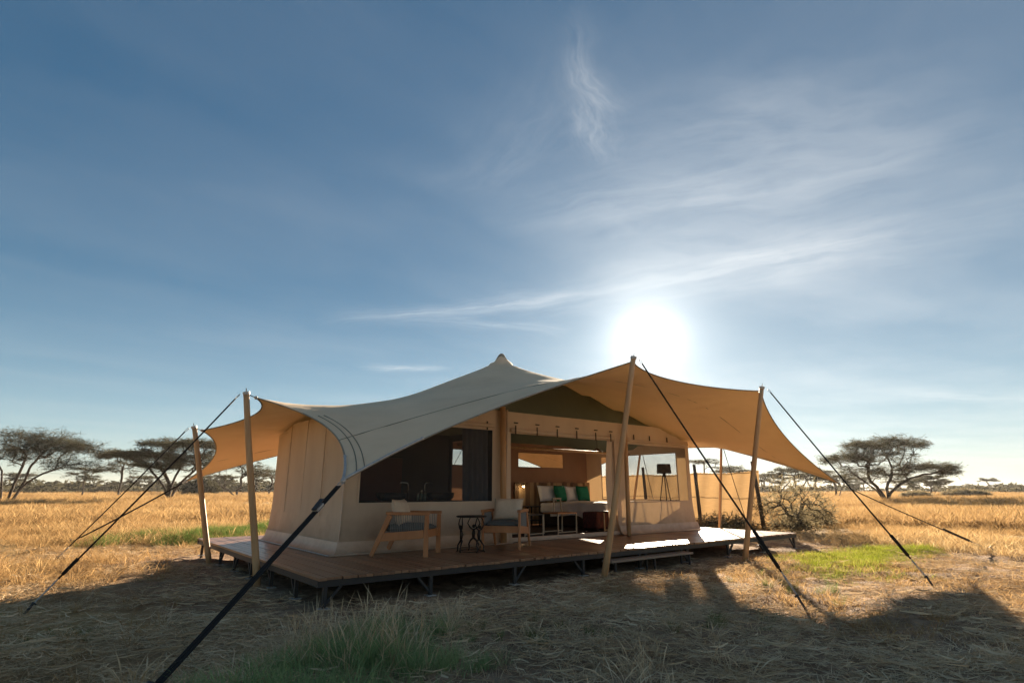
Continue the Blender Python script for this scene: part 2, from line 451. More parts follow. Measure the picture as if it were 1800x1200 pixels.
class MB:
    def __init__(s):
        s.v, s.f, s.n = [], [], 0

    def add(s, verts, faces):
        verts = np.asarray(verts, float).reshape(-1, 3)
        s.v.append(verts)
        o = s.n
        s.f.extend([tuple(i + o for i in f) for f in faces])
        s.n += len(verts)

    def box(s, x0, x1, y0, y1, z0, z1):
        s.add([(x0, y0, z0), (x1, y0, z0), (x1, y1, z0), (x0, y1, z0), (x0, y0, z1), (x1, y0, z1), (x1, y1, z1), (x0, y1, z1)],
              [(0, 3, 2, 1), (4, 5, 6, 7), (0, 1, 5, 4), (1, 2, 6, 5), (2, 3, 7, 6), (3, 0, 4, 7)])
        return s

    def bar(s, p, q, w, h, up=(0, 0, 1), w2=None, h2=None):
        p, q = V(*p), V(*q)
        d = q - p
        d /= np.linalg.norm(d)
        up = V(*up)
        if abs(d @ up) > 0.98:
            up = V(0, 1, 0)
        a = np.cross(d, up)
        a /= np.linalg.norm(a)
        b = np.cross(a, d)
        w2, h2 = w2 or w, h2 or h
        vs = []
        for c, ww, hh in ((p, w, h), (q, w2, h2)):
            for sx, sy in ((-1, -1), (1, -1), (1, 1), (-1, 1)):
                vs.append(c + a * sx * ww / 2 + b * sy * hh / 2)
        s.add(vs, [(0, 1, 2, 3), (7, 6, 5, 4), (0, 4, 5, 1), (1, 5, 6, 2), (2, 6, 7, 3), (3, 7, 4, 0)])
        return s

    def tube(s, pts, r, n=8, cap=True):
        pts = np.asarray(pts, float)
        k = len(pts)
        rs = np.full(k, r) if np.isscalar(r) else np.asarray(r, float)
        vs = []
        prev = None
        for i in range(k):
            d = pts[min(i + 1, k - 1)] - pts[max(i - 1, 0)]
            d = d / (np.linalg.norm(d) + 1e-12)
            if prev is None:
                a = np.cross(d, V(0, 0, 1) if abs(d[2]) < 0.95 else V(1, 0, 0))
            else:
                a = prev - d * (prev @ d)
            a = a / (np.linalg.norm(a) + 1e-12)
            prev = a
            b = np.cross(d, a)
            for j in range(n):
                t = 2 * PI * j / n
                vs.append(pts[i] + rs[i] * (a * math.cos(t) + b * math.sin(t)))
        fs = []
        for i in range(k - 1):
            for j in range(n):
                j2 = (j + 1) % n
                fs.append((i * n + j, i * n + j2, (i + 1) * n + j2, (i + 1) * n + j))
        if cap:
            fs.append(tuple(reversed(range(n))))
            fs.append(tuple((k - 1) * n + j for j in range(n)))
        s.add(vs, fs)
        return s

    def lathe(s, c, prof, n=16):
        vs = []
        for r, z in prof:
            for j in range(n):
                t = 2 * PI * j / n
                vs.append((c[0] + r * math.cos(t), c[1] + r * math.sin(t), c[2] + z))
        k = len(prof)
        fs = [(i * n + j, i * n + (j + 1) % n, (i + 1) * n + (j + 1) % n, (i + 1) * n + j) for i in range(k - 1) for j in range(n)]
        fs.append(tuple(reversed(range(n))))
        fs.append(tuple((k - 1) * n + j for j in range(n)))
        s.add(vs, fs)
        return s

    def ball(s, c, r, n=10, sz=1.0):
        prof = [(max(r * math.sin(t), 1e-4), -r * sz * math.cos(t)) for t in np.linspace(0.02, PI - 0.02, n // 2 + 2)]
        return s.lathe(c, prof, n)

    def grid(s, P, keep=None):
        a, b = P.shape[:2]
        fs = [(i * b + j, (i + 1) * b + j, (i + 1) * b + j + 1, i * b + j + 1) for i in range(a - 1) for j in range(b - 1)
              if keep is None or keep[i, j]]
        s.add(P.reshape(-1, 3), fs)
        return s

    def cushion(s, c, sx, sy, sz, n=12, puff=1.0):
        """soft block: x,y half sizes, z half thickness; corners drawn to points"""
        vs, fs = [], []
        for side in (1, -1):
            for i in range(n + 1):
                for j in range(n + 1):
                    a, b = -1 + 2 * i / n, -1 + 2 * j / n
                    t = ((1 - a ** 4) * (1 - b ** 4)) ** 0.45
                    pin = 1 - 0.07 * puff * ((1 - abs(a) ** 2) + (1 - abs(b) ** 2) - (1 - a * a) * (1 - b * b)) * (1 if max(abs(a), abs(b)) > 0.6 else 0.5)
                    vs.append((c[0] + a * sx * pin, c[1] + b * sy * pin, c[2] + side * sz * t))
            o = (0 if side == 1 else (n + 1) ** 2)
            for i in range(n):
                for j in range(n):
                    q = [o + i * (n + 1) + j, o + (i + 1) * (n + 1) + j, o + (i + 1) * (n + 1) + j + 1, o + i * (n + 1) + j + 1]
                    fs.append(tuple(q if side == 1 else q[::-1]))
        s.add(vs, fs)
        return s

    def xf(s, fn):
        s.v = [np.array([fn(p) for p in vv]) for vv in s.v]
        return s

    def mesh(s, name, m, smooth=False, origin=(0, 0, 0)):
        me = bpy.data.meshes.new(name)
        vs = np.concatenate(s.v) - np.array(origin, float)
        me.from_pydata(vs.tolist(), [], s.f)
        me.validate()
        if m:
            me.materials.append(m)
        if smooth:
            me.polygons.foreach_set('use_smooth', [True] * len(me.polygons))
            me.update()
        return me

    def build(s, name, m, parent=None, smooth=False, bevel=0.0, weld=0.0):
        """one mesh object; given in the coordinates of its top-level thing"""
        o = bpy.data.objects.new(name, s.mesh(name, m, smooth))
        COL.objects.link(o)
        if parent:
            o.parent = parent
        if weld:
            wmod = o.modifiers.new('weld', 'WELD')
            wmod.merge_threshold = weld
        if bevel:
            b = o.modifiers.new('bevel', 'BEVEL')
            b.width = bevel
            b.segments = 2
            b.limit_method = 'ANGLE'
        return o


def tag(o, label=None, cat=None, group=None, kind=None):
    if label:
        o['label'] = label
    if cat:
        o['category'] = cat
    if group:
        o['group'] = group
    if kind:
        o['kind'] = kind
    return o


def thing(name, label, cat, loc=(0, 0, 0), rz=0.0, group=None):
    o = bpy.data.objects.new(name, None)
    o.empty_display_size = 0.2
    COL.objects.link(o)
    o.location = loc
    o.rotation_euler = (0, 0, rz)
    return tag(o, label, cat, group)


def shared(name, me, parent, loc=(0, 0, 0), rot=(0, 0, 0), scl=(1, 1, 1)):
    o = bpy.data.objects.new(name, me)
    COL.objects.link(o)
    o.parent = parent
    o.location, o.rotation_euler, o.scale = loc, rot, scl
    return o


def copy_tree(o, parent=None):
    c = o.copy()
    COL.objects.link(c)
    c.parent = parent
    for ch in list(o.children):
        copy_tree(ch, c)
    return c


def lerp(p, q, t):
    return V(*p) + (V(*q) - V(*p)) * t


def in_view(x, y, margin=0.0):
    dx, dy = x - CAM.x, y - CAM.y
    f = dx * FWD.x + dy * FWD.y
    r = dx * FWD.y - dy * FWD.x
    return (f > 0.5) & (np.abs(r) < f * (0.98 + margin) + 1.0)


# ------------------------------------------------------------------ ground
def gh(x, y):
    x, y = np.asarray(x, float), np.asarray(y, float)
    z = 0.022 * np.sin(1.7 * x + 0.6 * y) + 0.018 * np.sin(2.9 * y - 1.1 * x + 1.0) + 0.012 * np.sin(5.3 * x + 4.1 * y) + 0.008 * np.sin(9.7 * x - 7.9 * y)
    far = np.hypot(x - 5, y)
    z = z + np.clip((far - 25) / 60, 0, 1) * (0.18 * np.sin(0.11 * x + 0.4) * np.sin(0.083 * y + 1.1))
    return z - 0.035


gb = MB()
radii = np.concatenate([[0.01], np.linspace(0.6, 24, 110), np.geomspace(25, 5000, 60)])
na = 300
ang = np.linspace(0, 2 * PI, na, endpoint=False)
gx = CAM.x + radii[:, None] * np.cos(ang)[None]
gy = CAM.y + radii[:, None] * np.sin(ang)[None]
jit = 0.018 * RNG.standard_normal(gx.shape) * (radii[:, None] < 24)
gz = gh(gx, gy) + jit
gv = np.stack([gx, gy, gz], -1).reshape(-1, 3)
gf = [(i * na + j, i * na + (j + 1) % na, (i + 1) * na + (j + 1) % na, (i + 1) * na + j) for i in range(len(radii) - 1) for j in range(na)]
gf = [tuple(reversed(f)) for f in gf]
gb.add(gv, gf)


def ground_mat():
    m, t = new_mat('savanna_ground')
    n = t.nodes.new
    ge = n('ShaderNodeNewGeometry')
    pos = ge.outputs['Position']

    def noise(scale, detail=6, rough=0.6, vec=None):
        z = n('ShaderNodeTexNoise')
        z.inputs['Scale'].default_value = scale
        z.inputs['Detail'].default_value = detail
        z.inputs['Roughness'].default_value = rough
        t.links.new(vec or pos, z.inputs['Vector'])
        return z.outputs['Fac']

    def ramp(f, stops):
        c = n('ShaderNodeValToRGB')
        e = c.color_ramp.elements
        while len(e) < len(stops):
            e.new(0.5)
        for q, (p, k) in zip(e, stops):
            q.position, q.color = p, (*k, 1)
        t.links.new(f, c.inputs['Fac'])
        return c.outputs[0]

    earth = ramp(noise(5.0, 8, 0.7), [(0.28, (0.13, 0.082, 0.05)), (0.5, (0.31, 0.205, 0.128)), (0.72, (0.48, 0.34, 0.22))])
    field = ramp(noise(0.16, 8, 0.68), [(0.3, (0.22, 0.135, 0.06)), (0.48, (0.40, 0.26, 0.11)), (0.68, (0.52, 0.36, 0.16))])
    # trodden earth round the camp, dry grass field beyond
    sepx = n('ShaderNodeSeparateXYZ')
    t.links.new(pos, sepx.inputs[0])
    ax = fmath('SUBTRACT', fmath('ABSOLUTE', fmath('SUBTRACT', sepx.outputs[0], 6.0, tree=t), tree=t), 7.2, tree=t)
    ay = fmath('SUBTRACT', fmath('ABSOLUTE', fmath('ADD', sepx.outputs[1], 5.0, tree=t), tree=t), 13.0, tree=t)
    d = fmath('MAXIMUM', ax, ay, tree=t)
    d = fmath('ADD', d, fmath('MULTIPLY', fmath('SUBTRACT', noise(0.5, 4), 0.5, tree=t), 4.0, tree=t), tree=t)
    f = fmath('DIVIDE', fmath('ADD', d, 0.6, tree=t), 2.2, tree=t, clamp=True)
    mxr = n('ShaderNodeMix')
    mxr.data_type = 'RGBA'
    t.links.new(f, mxr.inputs['Factor'])
    t.links.new(earth, mxr.inputs['A'])
    t.links.new(field, mxr.inputs['B'])
    b = n('ShaderNodeBsdfPrincipled')
    b.inputs['Roughness'].default_value = 0.95
    b.inputs['Specular IOR Level'].default_value = 0.1
    t.links.new(mxr.outputs['Result'], b.inputs['Base Color'])
    bp = n('ShaderNodeBump')
    bp.inputs['Strength'].default_value = 0.8
    bp.inputs['Distance'].default_value = 0.05
    t.links.new(noise(9.0, 8, 0.75), bp.inputs['Height'])
    t.links.new(bp.outputs[0], b.inputs['Normal'])
    out = n('ShaderNodeOutputMaterial')
    t.links.new(b.outputs[0], out.inputs['Surface'])
    return m


ground = gb.build('ground', ground_mat(), smooth=True)
tag(ground, kind='structure')

# ------------------------------------------------------------------ timber deck
DZ = 0.33
LU, LV = 11.36, 7.0
deck = thing('timber_deck', 'long low brown timber deck on dark steel legs carrying the tent', 'deck', (LU / 2, LV / 2, 0))
DO = V(LU / 2, LV / 2, 0)
pitch = LU / 119.0
pw = pitch - 0.008
meshes = {}


def plank_mesh(ln):
    k = round(ln, 2)
    if k not in meshes:
        b = MB()
        h = 0.030
        e = 0.003
        prof = [(-pw / 2, -h), (pw / 2, -h), (pw / 2, -e), (pw / 2 - e, 0), (-pw / 2 + e, 0), (-pw / 2, -e)]
        vs = [(x, y, z) for y in (0, k) for x, z in prof]
        fs = [tuple(range(6)), tuple(range(11, 5, -1))] + [(i, i + 6, (i + 1) % 6 + 6, (i + 1) % 6) for i in range(6)]
        b.add(vs, fs)
        meshes[k] = b.mesh('plank', M['deck'])
    return meshes[k]


rr = random.Random(5)
for i in range(119):
    x = (i + 0.5) * pitch
    split = rr.choice([2.9, 3.5, 4.1])
    y0 = rr.choice([0.0, -0.01, -0.02, 0.01])
    for a, b_ in ((y0, split), (split + 0.005, 7.0 + rr.choice([0, 0.01, -0.01]))):
        o = shared('deck_plank', plank_mesh(b_ - a), deck, (x - DO[0], a - DO[1], DZ + rr.uniform(-0.0022, 0.0022)))
        o.rotation_euler = (0, rr.uniform(-0.012, 0.012), 0)
fb = MB()
zt, zb = DZ - 0.034, DZ - 0.104
for x in np.linspace(0.04, LU - 0.04, 9):
    fb.box(x - 0.03, x + 0.03, 0.075, LV - 0.075, zb, zt)
fb.box(0.0, LU, 0.015, 0.072, zb, zt)
fb.box(0.0, LU, LV - 0.072, LV - 0.015, zb, zt)
for y in np.linspace(0.9, 6.1, 6):
    for k in range(8):
        x0 = 0.04 + k * (LU - 0.08) / 8 + 0.032
        fb.box(x0, x0 + (LU - 0.08) / 8 - 0.064, y - 0.025, y + 0.025, zb + 0.01, zt - 0.004)
fb.xf(lambda p: p - DO).build('deck_frame', M['steel_dark'], deck)


def leg(px, py, bx, by):
    b = MB().bar((px, py, -0.06), (px, py, zb - 0.002), 0.045, 0.045)
    b.xf(lambda p: p - DO)
    o = b.build('leg', M['steel_dark'], deck)
    MB().box(px - 0.06, px + 0.06, py - 0.06, py + 0.06, -0.012, 0.0).xf(lambda p: p - DO).build('foot_plate', M['galv'], o)
    if bx or by:
        MB().bar((px + bx * 0.025, py + by * 0.025, 0.05), (px + bx * 0.19, py + by * 0.19, zb - 0.002), 0.03, 0.03).xf(lambda p: p - DO).build('brace', M['steel_dark'], o)


fx = np.linspace(0.10, LU - 0.10, 9)
for k, x in enumerate(fx):
    leg(x, 0.045, 1 if k % 2 == 0 and k < 8 else -1, 0)
    for y in (1.75, 3.5, 5.25):
        if k not in (0, 8):
            leg(x, y, 0, 0)
    leg(x, LV - 0.045, 0, 0)
for y in np.linspace(0.9, 6.1, 6):
    leg(0.06, y, 0, 1 if int(y * 10) % 2 else -1)
    leg(LU - 0.06, y, 0, 1 if int(y * 10) % 2 else -1)

# ------------------------------------------------------------------ step in front of the deck
st = thing('deck_step', 'low two plank grey wooden step on thin legs before the deck', 'step', (5.75, -0.135, 0))
for k in (0, 1):
    MB().box(-1.10, 1.10, -0.115 + k * 0.115, -0.006 + k * 0.115, 0.172, 0.205).build('step_plank', M['deckend'], st, bevel=0.004)
for x in (-1.0, 0.0, 1.0):
    for y in (-0.09, 0.085):
        MB().bar((x, y, -0.05), (x, y, 0.171), 0.03, 0.03).build('leg', M['steel_dark'], st)

# ------------------------------------------------------------------ stretch canopy (form found as a cable net)
NU, NV = 49, 37
FLc, FRc, BLc, BRc = (0.0, -0.5, 1.4), (12.6, -0.6, 1.45), (-0.1, 8.7, 1.50), (12.5, 8.8, 1.5)
T3, T4 = (4.57, -0.96, 3.33), (8.30, -1.12, 3.22)
T2, T1 = (-0.36, 2.19, 2.64), (-0.48, 5.38, 2.40)
T5, T6 = (11.85, 2.1, 2.45), (11.85, 4.95, 2.45)
T7, T8 = (4.4, 9.2, 2.75), (8.2, 9.2, 2.75)
PK = (5.8, 4.2, 4.6)


def net():
    n = NU * NV
    I = lambda i, j: i * NV + j
    fix = {I(0, 0): FLc, I(NU - 1, 0): FRc, I(0, NV - 1): BLc, I(NU - 1, NV - 1): BRc, I(17, 0): T3, I(31, 0): T4,
           I(17, NV - 1): T7, I(31, NV - 1): T8, I(0, 12): T2, I(0, 24): T1, I(NU - 1, 12): T5, I(NU - 1, 24): T6}
    ci, cj = 22, 18
    soft_ = {}
    for i in range(NU):
        for j in range(NV):
            r = math.hypot((i - ci) * .255, (j - cj) * .25)
            if 0.3 < r < 2.3:
                soft_[I(i, j)] = (PK[2] - .55 * r ** .58, 0.6 * (1 - r / 2.3) ** 1.5)
            elif r <= 0.3:
                fix[I(i, j)] = (PK[0] + (i - ci) * .255, PK[1] + (j - cj) * .25, PK[2] - .55 * r ** .58)

    def qf(i, j, d):
        if d == 0:
            return (18 if i < 17 else 11 if i < 31 else 28) if j == 0 else 14
        return (8.3 if j < 12 else 10) if i == 0 else 10
    A = np.zeros((n, n))

    def add(a, c, q):
        A[a, a] += q
        A[c, c] += q
        A[a, c] -= q
        A[c, a] -= q
    for i in range(NU):
        for j in range(NV):
            if i + 1 < NU:
                add(I(i, j), I(i + 1, j), qf(i, j, 0) if j in (0, NV - 1) else 1.0)
            if j + 1 < NV:
                add(I(i, j), I(i, j + 1), qf(i, j, 1) if i in (0, NU - 1) else 1.0)
    fr = [k for k in range(n) if k not in fix]
    fx_ = list(fix)
    X = np.zeros((n, 3))
    X[fx_] = np.array([fix[k] for k in fx_])
    rhs = -A[np.ix_(fr, fx_)] @ X[fx_]
    Aff = A[np.ix_(fr, fr)]
    X[fr] = np.linalg.solve(Aff, rhs)
    # the inner ridge under the sheet props it up softly round the peak
    Az = Aff.copy()
    for q, k in enumerate(fr):
        if k in soft_:
            zt_, wt_ = soft_[k]
            Az[q, q] += wt_
            rhs[q, 2] += wt_ * zt_
    X[fr, 2] = np.linalg.solve(Az, rhs[:, 2])
    return X.reshape(NU, NV, 3)


NET = net()


def net_z(u, v):
    d = (NET[..., 0] - u) ** 2 + (NET[..., 1] - v) ** 2
    k = np.argsort(d.ravel())[:4]
    wgt = 1 / (d.ravel()[k] + 1e-4)
    return float((NET[..., 2].ravel()[k] * wgt).sum() / wgt.sum())


def net_line(pts, per=4):
    """smooth curve through net nodes"""
    P = np.asarray(pts)
    out = []
    n = len(P)
    for i in range(n - 1):
        p0, p1, p2, p3 = P[max(i - 1, 0)], P[i], P[i + 1], P[min(i + 2, n - 1)]
        for t in np.linspace(0, 1, per, endpoint=False):
            out.append(0.5 * ((2 * p1) + (-p0 + p2) * t + (2 * p0 - 5 * p1 + 4 * p2 - p3) * t * t + (-p0 + 3 * p1 - 3 * p2 + p3) * t ** 3))
    out.append(P[-1])
    return np.array(out)


canopy = thing('stretch_canopy', 'big beige canvas fly sheet stretched in peaks and scallops over the tent', 'canopy')
# refine the net with splines so edges run smoothly
R1 = np.array([net_line(NET[:, j], 3) for j in range(NV)]).transpose(1, 0, 2)
R2 = np.array([net_line(R1[i], 3) for i in range(R1.shape[0])])
du, dv = np.gradient(R2, axis=0), np.gradient(R2, axis=1)
nm = np.cross(du, dv)
nm /= np.linalg.norm(nm, axis=2, keepdims=True) + 1e-9
disp = np.zeros(R2.shape[:2])
rk = np.random.default_rng(17)
for k, pt in enumerate((FLc, FRc, BLc, BRc, T1, T2, T3, T4, T5, T6, T7, T8, PK)):
    rel = R2 - np.array(pt)
    r_ = np.linalg.norm(rel, axis=2)
    t_ = np.arctan2(rel[..., 1], rel[..., 0])
    ph = rk.uniform(0, 6.28, 3)
    # pulls radiate from every fixing and fade out over the sheet
    amp = 0.024 * np.clip(r_ / 0.25, 0, 1) * np.exp(-r_ / 0.9)
    disp += amp * (np.sin(17 * t_ + ph[0]) + 0.7 * np.sin(29 * t_ + ph[1]) + 0.5 * np.sin(41 * t_ + 2 * r_ + ph[2]))
disp += 0.004 * np.sin(3.1 * R2[..., 0] + 1.7 * R2[..., 1]) * np.sin(2.3 * R2[..., 1] - 0.9 * R2[..., 0])
edge_ = np.ones(R2.shape[:2])
ia, ja = np.arange(R2.shape[0]), np.arange(R2.shape[1])
edge_ *= np.clip(np.minimum(ia, ia[::-1]) / 9.0, 0, 1)[:, None] * np.clip(np.minimum(ja, ja[::-1]) / 14.0 - 0.05, 0, 1)[None]
MB().grid(R2 + nm * (disp * edge_)[..., None]).build('canvas', M['canopy'], canopy, smooth=True)
# hem tubes, segment by segment between the fixings
for seq in ([(i, 0) for i in range(18)], [(i, 0) for i in range(17, 32)], [(i, 0) for i in range(31, NU)],
            [(i, NV - 1) for i in range(18)], [(i, NV - 1) for i in range(17, 32)], [(i, NV - 1) for i in range(31, NU)],
            [(0, j) for j in range(13)], [(0, j) for j in range(12, 25)], [(0, j) for j in range(24, NV)],
            [(NU - 1, j) for j in range(13)], [(NU - 1, j) for j in range(12, 25)], [(NU - 1, j) for j in range(24, NV)]):
    MB().tube(net_line([NET[a] for a in seq], 3), 0.011, 6).build('hem', M['hem'], canopy, smooth=True)


def ribbon(line, nrm_up, wd):
    line = np.asarray(line)
    vs = []
    for i in range(len(line)):
        d = line[min(i + 1, len(line) - 1)] - line[max(i - 1, 0)]
        a = np.cross(d, V(0, 0, 1))
        a /= np.linalg.norm(a) + 1e-9
        vs.append([line[i] + a * wd / 2, line[i] - a * wd / 2])
    return np.array(vs)


for j in (4, 32):
    ln = net_line(NET[:, j], 3)
    MB().tube(ln + V(0, 0, 0.003), 0.0045, 5).build('seam', M['seam'], canopy, smooth=True)
# doubled webbing inside the side hems near the corners
for i, js in ((1, range(0, 9)), (NU - 2, range(0, 9))):
    for off in (0.0, 0.4):
        ln = net_line([NET[i, j] * (1 - off) + NET[i - 1 if i == 1 else i + 1, j] * off for j in js], 3)
        MB().tube(ln + V(0, 0, 0.003), 0.0055, 5).build('seam', M['seam'], canopy, smooth=True)
MB().lathe((PK[0], PK[1], PK[2] - 0.02), [(0.15, -0.125), (0.115, -0.06), (0.085, -0.01), (0.062, 0.022), (0.035, 0.040), (0.004, 0.046)], 20).build('peak_cap', M['hem'], canopy, smooth=True)
# corner bars and plates
for cnr, ea, eb in (((0, 0), [(k, 0) for k in range(0, 5)], [(0, k) for k in range(0, 3)]), ((NU - 1, 0), [(NU - 1 - k, 0) for k in range(0, 4)], [(NU - 1, k) for k in range(0, 3)]),
                    ((0, NV - 1), [(k, NV - 1) for k in range(0, 4)], [(0, NV - 1 - k) for k in range(0, 3)]), ((NU - 1, NV - 1), [(NU - 1 - k, NV - 1) for k in range(0, 4)], [(NU - 1, NV - 1 - k) for k in range(0, 3)])):
    for e in (ea, eb):
        ln = net_line([NET[a] for a in e], 4) + V(0, 0, 0.012)
        o = MB().tube(ln, 0.017, 8).build('corner_bar', M['galv'], canopy, smooth=True)
        MB().ball(ln[-1], 0.024, 8).build('bar_end', M['galv'], o, smooth=True)
    c = NET[cnr]
    MB().ball(c, 0.035, 8).build('corner_plate', M['galv'], canopy, smooth=True)
for pt in (T1, T2, T3, T4, T5, T6, T7, T8):
    MB().ball(pt, 0.028, 8).build('eyelet', M['galv'], canopy, smooth=True)

# ------------------------------------------------------------------ canopy poles and guy ropes
POLES = [
    # base, top, label
    ((-0.05, 5.29, 0), (-0.62, 5.38, 2.46), 'wooden canopy pole behind the deck left end, shorter of the left pair'),
    ((-0.07, 2.10, 0), (-0.50, 2.19, 2.70), 'wooden canopy pole at the deck left end, nearer and taller of the left pair'),
    ((4.18, -0.48, 0), (4.57, -0.98, 3.40), 'tallest leaning wooden canopy pole, standing before the door beside the step'),
    ((8.01, -0.55, 0), (8.32, -1.14, 3.30), 'leaning wooden canopy pole standing right of the step by the crossing black rope'),
    ((11.45, 2.1, 0), (11.95, 2.1, 2.50), 'slim wooden canopy pole in front of the reed fence beside the tent'),
    ((11.15, 4.9, 0), (11.95, 4.95, 2.50), 'dark looking canopy pole seen through the gauze window at the tent right'),
    ((4.35, 8.9, 0), (4.38, 9.32, 2.82), 'back canopy pole behind the washroom side of the tent'),
    ((8.1, 8.9, 0), (8.22, 9.32, 2.82), 'back canopy pole behind the bed side of the tent'),
]
TIES = [T1, T2, T3, T4, T5, T6, T7, T8]
for (b, t, lab), tie in zip(POLES, TIES):
    p = thing('canopy_pole', lab, 'tent pole', b, 0, 'wooden poles round the canopy edge')
    t_ = V(*t) - V(*b)
    slim = 0.75 if b[0] > 11 else 1.0
    ph = RNG.uniform(0, 6)
    pts, rs = [], []
    for k in np.linspace(0, 1, 9):
        pts.append(t_ * k * 1.0 + V(0.008 * math.sin(5 * k + ph), 0.008 * math.cos(4 * k + ph), 0) - V(0, 0, 0.08) * (1 - k))
        rs.append((0.052 - 0.009 * k) * slim)
    MB().tube(pts, rs, 12).build('shaft', M['pole'], p, smooth=True)
    d = t_ / np.linalg.norm(t_)
    MB().tube([t_ - d * 0.03, t_ + d * 0.012], 0.052 * slim, 12).build('top_band', M['galv'], p)
    MB().tube([t_ + d * 0.012, t_ + d * 0.07], 0.008, 6).build('top_pin', M['galv'], p)
    # short lashing from pole head to canopy eyelet
    tl = V(*tie) - V(*b)
    MB().tube([t_ + d * 0.012, (t_ + tl) / 2 - V(0, 0, 0.01), tl], 0.007, 6).build('lashing', M['rope'], p)

S2 = V(0, 0, 1)


def ring(mb, c, r, d, thick):
    d = d / np.linalg.norm(d)
    a = np.cross(d, S2)
    a /= np.linalg.norm(a)
    pts = [c + d * r * 1.6 * math.cos(t) + a * r * math.sin(t) for t in np.linspace(0, 2 * PI, 13)]
    mb.tube(pts, thick, 5, cap=False)


def guy(top, bottom, label, r=0.012, double=False, strap=False, buckle=0.12, cover=0.0, m='rope', hook=True):
    top, bottom = V(*top), V(*bottom)
    g = thing('guy_rope', label, 'guy rope', tuple(bottom), 0, 'ropes holding the canopy down')
    a = top - bottom
    ln = np.linalg.norm(a)
    d = a / ln
    side = np.cross(d, S2)
    side /= np.linalg.norm(side)
    nrm = np.cross(side, d)
    if hook:
        h = MB()
        ring(h, a - d * 0.06, 0.028, d, 0.005)
        h.build('carabiner', M['galv'], g, smooth=True)
    p0, p1 = d * (buckle + 0.30 if buckle else 0.02), a - d * (0.11 if hook else 0.0)

    def sag(p, q, s, off=0):
        return [lerp(p, q, t) - S2 * s * 4 * t * (1 - t) + side * off * (1 - 0.0 * t) for t in np.linspace(0, 1, 9)]
    if strap:
        for off in (-0.017, 0.017):
            P = sag(p0 * 0, p1, 0.01, 0)
            q = MB()
            vs = []
            for k, c in enumerate(P):
                c = c + side * off
                vs += [c - side * 0.0145 + nrm * 0.003, c + side * 0.0145 + nrm * 0.003, c + side * 0.0145 - nrm * 0.003, c - side * 0.0145 - nrm * 0.003]
            fs = []
            for k in range(len(P) - 1):
                for e in range(4):
                    e2 = (e + 1) % 4
                    fs.append((k * 4 + e, k * 4 + e2, k * 4 + 4 + e2, k * 4 + 4 + e))
            q.add(vs, fs)
            q.build('webbing', M['rope'], g)
        c = a - d * 0.62
        o = MB().bar(c, c + d * 0.13, 0.062, 0.04, up=nrm).build('ratchet', M['galv'], g, bevel=0.006)
        MB().bar(c + nrm * 0.03 - d * 0.02, c + nrm * 0.045 + d * 0.16, 0.05, 0.012, up=nrm).build('handle', M['steel_dark'], o)
    else:
        for off in ((-0.02, 0.02) if double else (0.0,)):
            MB().tube(sag(p0, p1, 0.02, off), r, 6).build('rope', M[m], g, smooth=True)
    if cover:
        MB().tube([p0 + d * 0.05, p0 + d * (0.05 + cover)], r * 1.9, 8).build('rope_sleeve', M['rope'], g, smooth=True)
    if buckle and not strap:
        tb = MB()
        for off in (-0.013, 0.013):
            tb.tube([d * 0.16 + side * off, d * (buckle + 0.26) + side * off], 0.005, 6)
        tb.tube([d * 0.05, d * 0.20], 0.007, 6).tube([d * (buckle + 0.20), p0 + d * 0.02], 0.007, 6)
        tb.build('turnbuckle', M['galv'], g, smooth=True)
    flat = V(-d[0], -d[1], 0)
    flat /= np.linalg.norm(flat)
    sk = MB().tube([flat * -0.07 + V(0, 0, 0.10), flat * 0.10 - V(0, 0, 0.18)], 0.014, 8)
    sk.tube([flat * -0.075 + V(0, 0, 0.092), flat * -0.085 + V(0, 0, 0.108)], 0.026, 8)
    sk.build('stake', M['steel_dark'], g)
    return g


guy(FLc, (-1.89, -2.10, -0.02), 'thick black strap with ratchet running down from the canopy front left corner', strap=True)
guy((4.62, -1.05, 3.36), (4.51, -3.31, 0.0), 'long black rope from the tallest pole head, crossing in front of the right pole', r=0.0125, cover=0.5)
guy((8.38, -1.22, 3.26), (7.45, -3.74, 0.0), 'black rope from the right pole head down past the bright green grass patch', r=0.0125, cover=0.35)
guy(FRc, (13.71, -3.13, 0.0), 'double dusty rope from the canopy right corner to the golden grass', r=0.013, double=True, cover=0.5, m='rope_tan')
guy((-0.58, 2.19, 2.68), (-2.57, 1.72, 0.0), 'black rope from the nearer left pole head to the shaded ground at the left', r=0.011, cover=0.2)
guy((-0.70, 5.39, 2.44), (-2.31, 7.3, 0.0), 'black rope from the farther left pole head ending in sunlit dry grass', r=0.011)
guy(BLc, (-2.02, 11.7, 0.0), 'double black rope from the low back left canopy corner into the grass', r=0.010, double=True)
guy((12.03, 2.1, 2.48), (15.1, 3.3, 0.0), 'thin rope from the slim pole head running down before the reed fence', r=0.010)
guy((12.03, 4.95, 2.48), (14.6, 6.4, 0.0), 'thin rope beside the dark pole seen through the right gauze window', r=0.010)
guy((4.38, 9.40, 2.80), (4.2, 12.6, 0.0), 'rope behind the tent from the washroom side back pole', r=0.010)
guy((8.22, 9.40, 2.80), (8.4, 12.6, 0.0), 'rope behind the tent from the bed side back pole', r=0.010)
guy(BRc, (14.6, 11.4, 0.0), 'rope behind the tent from the back right canopy corner', r=0.010)

# ------------------------------------------------------------------ the tent itself
U0, U1, V0, V1 = 1.12, 10.52, 2.2, 5.95
tent = thing('safari_tent', 'cream canvas safari tent with gauze windows and open front standing on the deck', 'tent', ((U0 + U1) / 2, (V0 + V1) / 2, DZ))
TO = V((U0 + U1) / 2, (V0 + V1) / 2, DZ)


def tb(b, name, m, parent=tent, **k):
    return b.xf(lambda p: p - TO).build(name, m, parent, **k)


